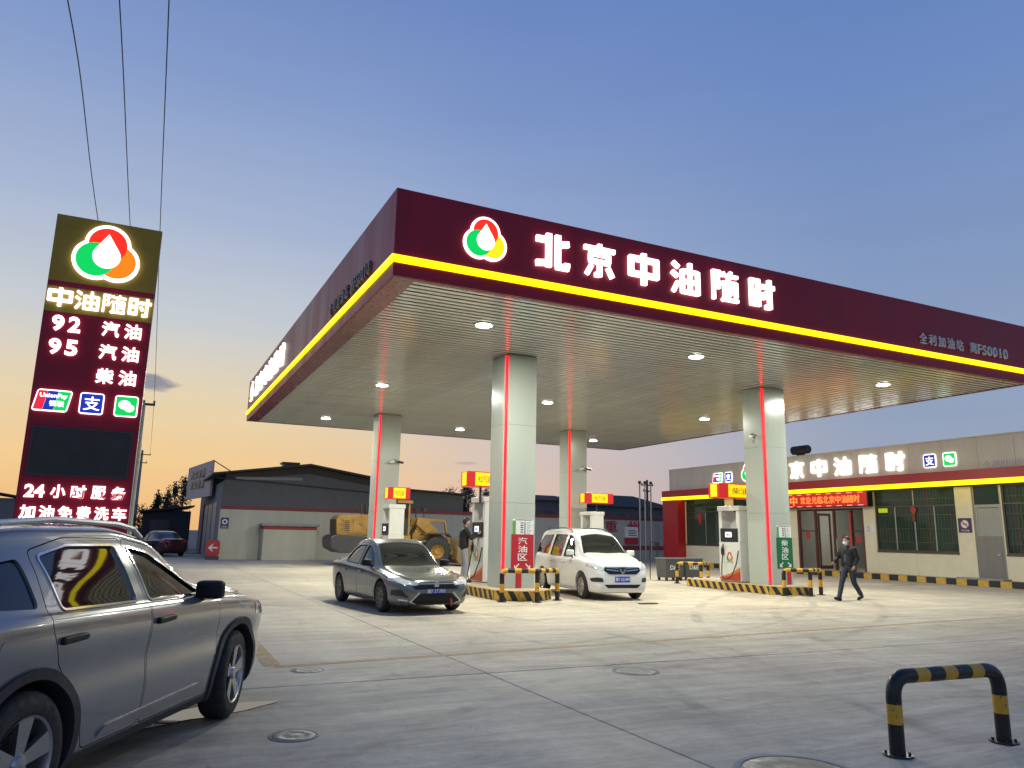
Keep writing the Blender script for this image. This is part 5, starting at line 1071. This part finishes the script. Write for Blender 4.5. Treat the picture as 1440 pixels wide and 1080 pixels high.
# ------------------------------------------------------------------ wheel loader
lo_y = chipped(mat('loader_yellow', (.26, .14, .025), .6, var=.3, vscale=3), (.10, .06, .03), .55, .66, 5); lo_b = mat('loader_brown', (.20, .13, .05), .7, var=.3, vscale=3)
ld_ = thing('wheel_loader', 'old yellow wheel loader parked against the yard wall behind the saloon', 'loader', (8.3, 38, 0))
part('counterweight', dark_metal, ld_, lambda b: b.prism(rnd([(.05, .85), (.0, 1.35), (.25, 1.50), (1.9, 1.45), (1.9, .62), (.5, .62)], .12), -.95, .95, 'y'), bevel=.04)
part('engine_hood', lo_y, ld_, lambda b: b.prism(rnd([(.35, 1.45), (.30, 2.2), (.45, 2.42), (2.5, 2.52), (2.5, 1.45)], .1), -.72, .72, 'y'), bevel=.05)
part('radiator_grille', black_paint, ld_, lambda b: [b.box(.27, .31, -.6, .6, 1.55+.09*i, 1.60+.09*i) for i in range(8)])
part('hood_panel', lo_y, ld_, lambda b: (b.box(.65, 1.0, -.745, -.722, 1.6, 2.25), b.box(1.15, 2.3, -.74, -.722, 1.55, 2.35)), bevel=.01)
part('hood_vent', dark_metal, ld_, lambda b: [b.box(.70, .95, -.76, -.746, 1.68+.09*i, 1.72+.09*i) for i in range(6)])
part('exhaust', dark_metal, ld_, lambda b: (b.cyl((1.65, -.2, 2.5), (1.65, -.2, 3.05), .06, 10), b.cyl((2.0, .2, 2.5), (2.0, .2, 2.95), .10, 10), b.cyl((2.0, .2, 2.951), (2.0, .2, 3.05), .14, 10)), smooth=True)
part('cab_frame', lo_y, ld_, lambda b: ([b.box(x, x+.10, y_, y_+.10, 1.5, 3.1) for x in (2.65, 3.95) for y_ in (-.7, .6)], b.box(2.55, 4.15, -.8, .8, 3.101, 3.25), b.box(2.6, 4.1, -.75, .75, 1.2, 1.498)), bevel=.02)
part('cab_glass', car_glass, ld_, lambda b: b.box(2.70, 4.02, -.66, .66, 1.50, 3.098))
part('rear_frame', dark_metal, ld_, lambda b: b.box(1.6, 4.4, -.55, .55, .65, 1.19)); part('front_frame', lo_y, ld_, lambda b: b.prism([(4.3, .7), (4.3, 1.5), (4.75, 2.35), (5.2, 2.4), (5.5, 1.5), (5.9, .7)], -.4, .4, 'y'), bevel=.03)
for s in (-1, 1):
    part('lift_arm', lo_y, ld_, lambda b: b.prism([(4.45, 2.05), (4.5, 2.4), (4.85, 2.42), (6.1, 1.35), (6.65, .62), (6.5, .5), (5.85, .95)], s*.52-.06, s*.52+.06, 'y'), bevel=.02)
    part('lift_cylinder', steel, ld_, lambda b: b.cyl((4.5, s*.38, 1.1), (5.7, s*.45, 1.4), .06, 10), smooth=True)
    part('lamp', black_paint, ld_, lambda b: (b.cyl((4.8, s*.65, 2.42), (4.8, s*.65, 2.72), .025, 6), b.box(4.72, 4.92, s*.65-.1, s*.65+.1, 2.721, 2.90)))
    part('fender', dark_metal, ld_, lambda b: b.prism([(4.65, 1.58), (4.9, 1.66), (6.0, 1.66), (6.2, 1.5), (6.2, 1.44), (5.95, 1.6), (4.95, 1.6), (4.7, 1.52)], s*.85-.25, s*.85+.25, 'y'))
part('tilt_link', lo_y, ld_, lambda b: b.prism([(5.0, 2.2), (5.1, 2.38), (6.2, 2.36), (6.32, 1.9), (6.55, 1.1), (6.42, 1.05), (6.15, 2.2)], -.08, .08, 'y'), bevel=.02)
part('bucket', lo_b, ld_, lambda b: b.prism([(6.45, .35), (6.5, .9), (6.75, 1.35), (7.6, 1.55), (7.62, 1.5), (6.9, 1.2), (6.7, .9), (6.7, .5), (7.7, .20), (7.7, .12), (6.6, .14)], -1.2, 1.2, 'y'), bevel=.01); part('bucket_side', lo_b, ld_, lambda b: b.prism([(6.46, .35), (6.52, .9), (6.76, 1.33), (7.58, 1.5), (7.66, .18), (6.6, .18)], -1.235, -1.202, 'y')); part('bucket_side', lo_b, ld_, lambda b: b.prism([(6.46, .35), (6.52, .9), (6.76, 1.33), (7.58, 1.5), (7.66, .18), (6.6, .18)], 1.202, 1.235, 'y'))
for x in (2.35, 5.45):
    for s in (-1, 1):
        w_ = part('wheel', rubber, ld_, lambda b: b.lathe([(.36, -.2), (.5, -.23), (.66, -.22), (.73, -.15), (.73, .15), (.66, .22), (.5, .23), (.36, .2)], (0, 0, 0), 'y', 32), smooth=True); w_.location = (x, s*.86, .73)
        part('rim', lo_y, w_, lambda b: b.lathe([(.001, s*.12), (.14, s*.13), (.16, s*.06), (.30, s*.08), (.36, s*.2)], (0, 0, 0), 'y', 24), smooth=True)
        part('tread_lug', rubber, w_, lambda b: [b.obox((.72*math.cos(a), -.2, .72*math.sin(a)), (.045*math.cos(a), 0, .045*math.sin(a)), (-.10*math.sin(a), .19, .10*math.cos(a)), (-.08*math.sin(a), 0, .08*math.cos(a))) for a in [2*math.pi*i/18 for i in range(18)]])

# ------------------------------------------------------------------ manholes, puddle, bits on the ground
iron = mat('cast_iron', (.11, .108, .10), .5, metal=.3, var=.25, vscale=14)
for lab, x, y, r_ in (('shiny wet round manhole cover in the left foreground', 1.28, 6.55, .17), ('worn round manhole cover in the middle foreground', 5.66, 8.10, .25), ('small round drain cover beside the painted corner line', 1.95, 9.45, .17), ('large manhole cover at the bottom edge near the guard rail', 4.36, 4.28, .38)):
    t = thing('manhole_cover', lab, 'manhole', (x, y, 0)); part('frame', conc_grey, t, lambda b: b.lathe([(r_*1.16, .0025), (r_*1.14, .005), (r_*1.03, .006), (r_*1.02, .003)], (0, 0, 0), 'z', 36), smooth=True)
    part('cover', iron, t, lambda b: b.lathe([(.001, .0045), (r_*.3, .005), (r_*.34, .003), (r_*.6, .003), (r_*.64, .005), (r_*.98, .005), (r_, .0025)], (0, 0, 0), 'z', 36), smooth=True)
water = mat('standing_water', (.05, .05, .05), .02, var=0, spec=1.0)
def puddle(lab, x, y, rx, ry, seed, rot=0):
    rg = random.Random(seed); n = 40; ph = [rg.uniform(0, 6.28) for _ in range(4)]; pts = []
    for i in range(n):
        a = 2*math.pi*i/n; k = 1+.18*math.sin(2*a+ph[0])+.12*math.sin(3*a+ph[1])+.07*math.sin(5*a+ph[2])+.05*math.sin(9*a+ph[3]); u, v = rx*k*math.cos(a), ry*k*math.sin(a)
        pts.append((x+u*math.cos(rot)-v*math.sin(rot), y+u*math.sin(rot)+v*math.cos(rot)))
    o_ = part('puddle', water, None, lambda b: b.prism(pts, .0025, .0055, 'z')); struct(o_)
puddle('', .62, 7.60, .62, .24, 3, R(25)); 
for lab, x, y, z, m in (('flattened dark rag on the concrete in front of the minivan', 11.3, 15.9, .01, blackp),):
    o_ = part('rag', m, None, lambda b: b.prism(rnd([(x, y), (x+.5, y-.05), (x+.55, y+.14), (x+.2, y+.2), (x-.05, y+.12)], .08), .0025, .02, 'z'), bevel=.006); tag(o_, lab, 'rag')

# ------------------------------------------------------------------ people
def blob(items, vox=.016, sm=6):
    """capsules and ellipsoids merged into one continuous surface"""
    b = MB()
    for it in items:
        if it[0] == 'c':
            _, p, q, r0, r1 = it; p, q = Vector(p), Vector(q); n = 6; d = (q-p); ln = d.length; d = d/ln
            pts = [p-d*r0*.95, p-d*r0*.7]+[p.lerp(q, k/n) for k in range(n+1)]+[q+d*r1*.7, q+d*r1*.95]
            b.tube(pts, [r0*.25, r0*.7]+[r0+(r1-r0)*k/n for k in range(n+1)]+[r1*.7, r1*.25], 14)
        else:
            _, c, R3 = it; m = 10; k0 = len(b.v)
            for i in range(m+1):
                t_ = math.pi*(.04+.92*i/m)
                for j in range(16): b.v.append((c[0]+R3[0]*math.sin(t_)*math.cos(2*math.pi*j/16), c[1]+R3[1]*math.sin(t_)*math.sin(2*math.pi*j/16), c[2]+R3[2]*math.cos(t_)))
            for i in range(m):
                for j in range(16): b.f.append((k0+i*16+j, k0+(i+1)*16+j, k0+(i+1)*16+(j+1) % 16, k0+i*16+(j+1) % 16))
            b.f.append(tuple(k0+j for j in range(16))); b.f.append(tuple(k0+m*16+j for j in range(16))[::-1])
    o_ = bpy.data.objects.new('x', b.mesh('x')); col.objects.link(o_)
    md = o_.modifiers.new('r', 'REMESH'); md.mode = 'VOXEL'; md.voxel_size = vox
    s_ = o_.modifiers.new('s', 'SMOOTH'); s_.iterations = sm; s_.factor = .5
    bpy.context.view_layer.update(); me = bpy.data.meshes.new_from_object(o_.evaluated_get(bpy.context.evaluated_depsgraph_get())); bpy.data.objects.remove(o_)
    return me
skin_m = mat('skin', (.48, .29, .20), .55, var=.05); hair_m = mat('hair', (.015, .012, .012), .5); jk = mat('black_jacket', (.007, .007, .008), .7, var=.3, vscale=6, bump=1.0, bscale=9); jeans = mat('blue_jeans', (.018, .027, .042), .85, var=.35, vscale=8, bump=1.0, bscale=9); greyt = mat('light_grey_trousers', (.30, .31, .33), .85, var=.12, vscale=5, bump=.3, bscale=12); shoe = mat('black_shoes', (.012, .012, .012), .45)
mask_m = mat('white_mask', (.75, .76, .78), .8, var=.04); shirt = mat('dark_shirt', (.05, .055, .07), .8)
def hand(root, wr_, dirv, side, curl=.35):
    """palm and five fingers as one list of capsules"""
    w_, d = Vector(wr_), Vector(dirv).normalized(); lat = d.cross(Vector((0, side, .25))).normalized(); nrm = d.cross(lat).normalized(); it = [('c', w_, w_+d*.075, .026, .034)]
    for k, (o_, ln) in enumerate(((-.030, .068), (-.010, .076), (.010, .072), (.028, .056))):
        a = w_+d*.085+lat*o_; m_ = a+d*ln*.55+nrm*side*curl*.018; e = m_+d*ln*.4+nrm*side*curl*.045; it += [('c', a, m_, .0095, .0088), ('c', m_, e, .0088, .0075)]
    a = w_+d*.03-lat*.03; it += [('c', a, a-lat*.028+d*.035, .012, .010), ('c', a-lat*.028+d*.035, a-lat*.034+d*.07, .010, .008)]
    return it
def person(lab, loc, rz, J, jac, tro, mask=False, inner=None):
    t = thing('person', lab, 'person', loc, rz)
    hd = Vector(J['head']); nk = Vector(J['neck']); ch = Vector(J['chest']); pv = Vector(J['pelvis'])
    its = [('e', hd, (.098, .078, .125)), ('e', hd+Vector((.018, 0, -.055)), (.075, .062, .075)), ('e', hd+Vector((.105, 0, -.02)), (.018, .014, .026)), ('c', hd+Vector((.085, -.022, -.062)), hd+Vector((.085, .022, -.062)), .012, .012),
           ('e', hd+Vector((.0, .08, -.01)), (.022, .012, .034)), ('e', hd+Vector((.0, -.08, -.01)), (.022, .012, .034)), ('c', nk, hd-Vector((.01, 0, .08)), .058, .054), ('e', ch, (.115, .165, .20)), ('c', ch, pv, .12, .12), ('e', pv, (.12, .155, .11))]
    jt = [('e', ch+Vector((0, 0, .02)), (.145, .20, .20)), ('c', ch+Vector((0, .06, -.05)), pv+Vector((0, .07, .02)), .135, .14), ('c', ch+Vector((0, -.06, -.05)), pv+Vector((0, -.07, .02)), .135, .14), ('c', nk-Vector((0, 0, .05)), nk+Vector((0, 0, .012)), .085, .07), ('c', ch+Vector((0, -.16, .13)), ch+Vector((0, .16, .13)), .075, .075)]
    tt = [('e', pv+Vector((0, 0, -.03)), (.135, .165, .12))]
    for s, k in ((1, 'l'), (-1, 'r')):
        sh, eb, wr_, hdv = (Vector(v) for v in J['arm_'+k]); hp, kn, an, toe = (Vector(v) for v in J['leg_'+k])
        its += [('c', sh, eb, .05, .04), ('c', eb, wr_, .04, .027)]+hand(t, wr_, hdv, s)+[('c', hp, kn, .08, .055), ('c', kn, an, .055, .038), ('c', an, an+(toe-an)*.6, .03, .022)]
        jt += [('c', sh, eb, .072, .06), ('c', eb, eb.lerp(wr_, .93), .06, .046)]
        tt += [('c', hp, kn, .098, .076), ('c', kn, an+Vector((0, 0, .01)), .075, .062)]
        sl = (toe-an); sl.z = 0; dn = sl.normalized(); heel = an-dn*.05; heel.z = an.z-.045
        part_m = blob([('c', (heel.x, heel.y, heel.z), (toe.x, toe.y, toe.z), .05, .042), ('c', (an.x, an.y, an.z), (heel.x, heel.y, heel.z), .045, .04)], .012, 4); link('shoe', part_m, shoe, t, 0, True)
    link('body', blob(its, .011, 3), skin_m, t, 0, True); link('jacket', blob(jt), jac, t, 0, True); link('trousers', blob(tt), tro, t, 0, True)
    link('hair', blob([('e', hd+Vector((-.022, 0, .035)), (.098, .088, .108)), ('c', hd+Vector((-.06, -.04, -.03)), hd+Vector((-.06, .04, -.03)), .045, .045), ('c', hd+Vector((.055, -.035, .09)), hd+Vector((.055, .035, .09)), .03, .03)], .013, 3), hair_m, t, 0, True)
    for s in (-1, 1): part('eye', ink, t, lambda b: b.lathe([(.001, .013), (.010, .010), (.013, 0)], tuple(hd+Vector((.078, s*.034, .008))), 'x', 10))
    if mask:
        link('face_mask', blob([('e', hd+Vector((.045, 0, -.052)), (.078, .070, .062))], .011, 3), mask_m, t, 0, True)
        part('mask_loop', mask_m, t, lambda b: [b.tube([tuple(hd+Vector((.06, s*.068, -.03))), tuple(hd+Vector((.02, s*.088, -.005))), tuple(hd+Vector((-.02, s*.09, .0)))], .004, 5) for s in (-1, 1)])
    if inner: link('shirt_front', blob([('c', nk+Vector((.05, 0, -.03)), pv+Vector((.105, 0, .12)), .06, .055)], .013, 3), inner, t, 0, True)
    return t
person('person in black jacket, blue jeans and white face mask walking across the forecourt', (18.12, 15.52, 0), math.atan2(-.15, -1), dict(
    head=(.03, 0, 1.63), neck=(.0, 0, 1.47), chest=(-.01, 0, 1.27), pelvis=(0, 0, .95),
    arm_l=((-.02, .19, 1.42), (-.07, .25, 1.15), (.10, .25, .95), (.75, .0, -.65)), arm_r=((-.02, -.19, 1.42), (.12, -.24, 1.17), (.36, -.22, 1.03), (.9, 0, -.45)),
    leg_l=((0, .09, .90), (-.06, .10, .49), (-.36, .10, .15), (-.22, .10, .045)), leg_r=((0, -.09, .90), (.20, -.10, .50), (.38, -.10, .085), (.57, -.10, .07))), jk, jeans, True, shirt)
person('person in black jacket and light grey trousers standing at the front left pump', (8.55, 20.75, .256), R(-12), dict(
    head=(.05, 0, 1.70), neck=(.0, 0, 1.54), chest=(-.02, 0, 1.33), pelvis=(-.02, 0, .99),
    arm_l=((0, .19, 1.48), (.20, .24, 1.28), (.40, .16, 1.42), (.6, -.1, .6)), arm_r=((0, -.19, 1.48), (.16, -.25, 1.24), (.36, -.16, 1.36), (.7, .1, .5)),
    leg_l=((0, .09, .94), (.03, .11, .51), (-.02, .12, .09), (.15, .14, .04)), leg_r=((0, -.09, .94), (.05, -.11, .51), (.02, -.12, .09), (.19, -.14, .04))), jk, greyt)
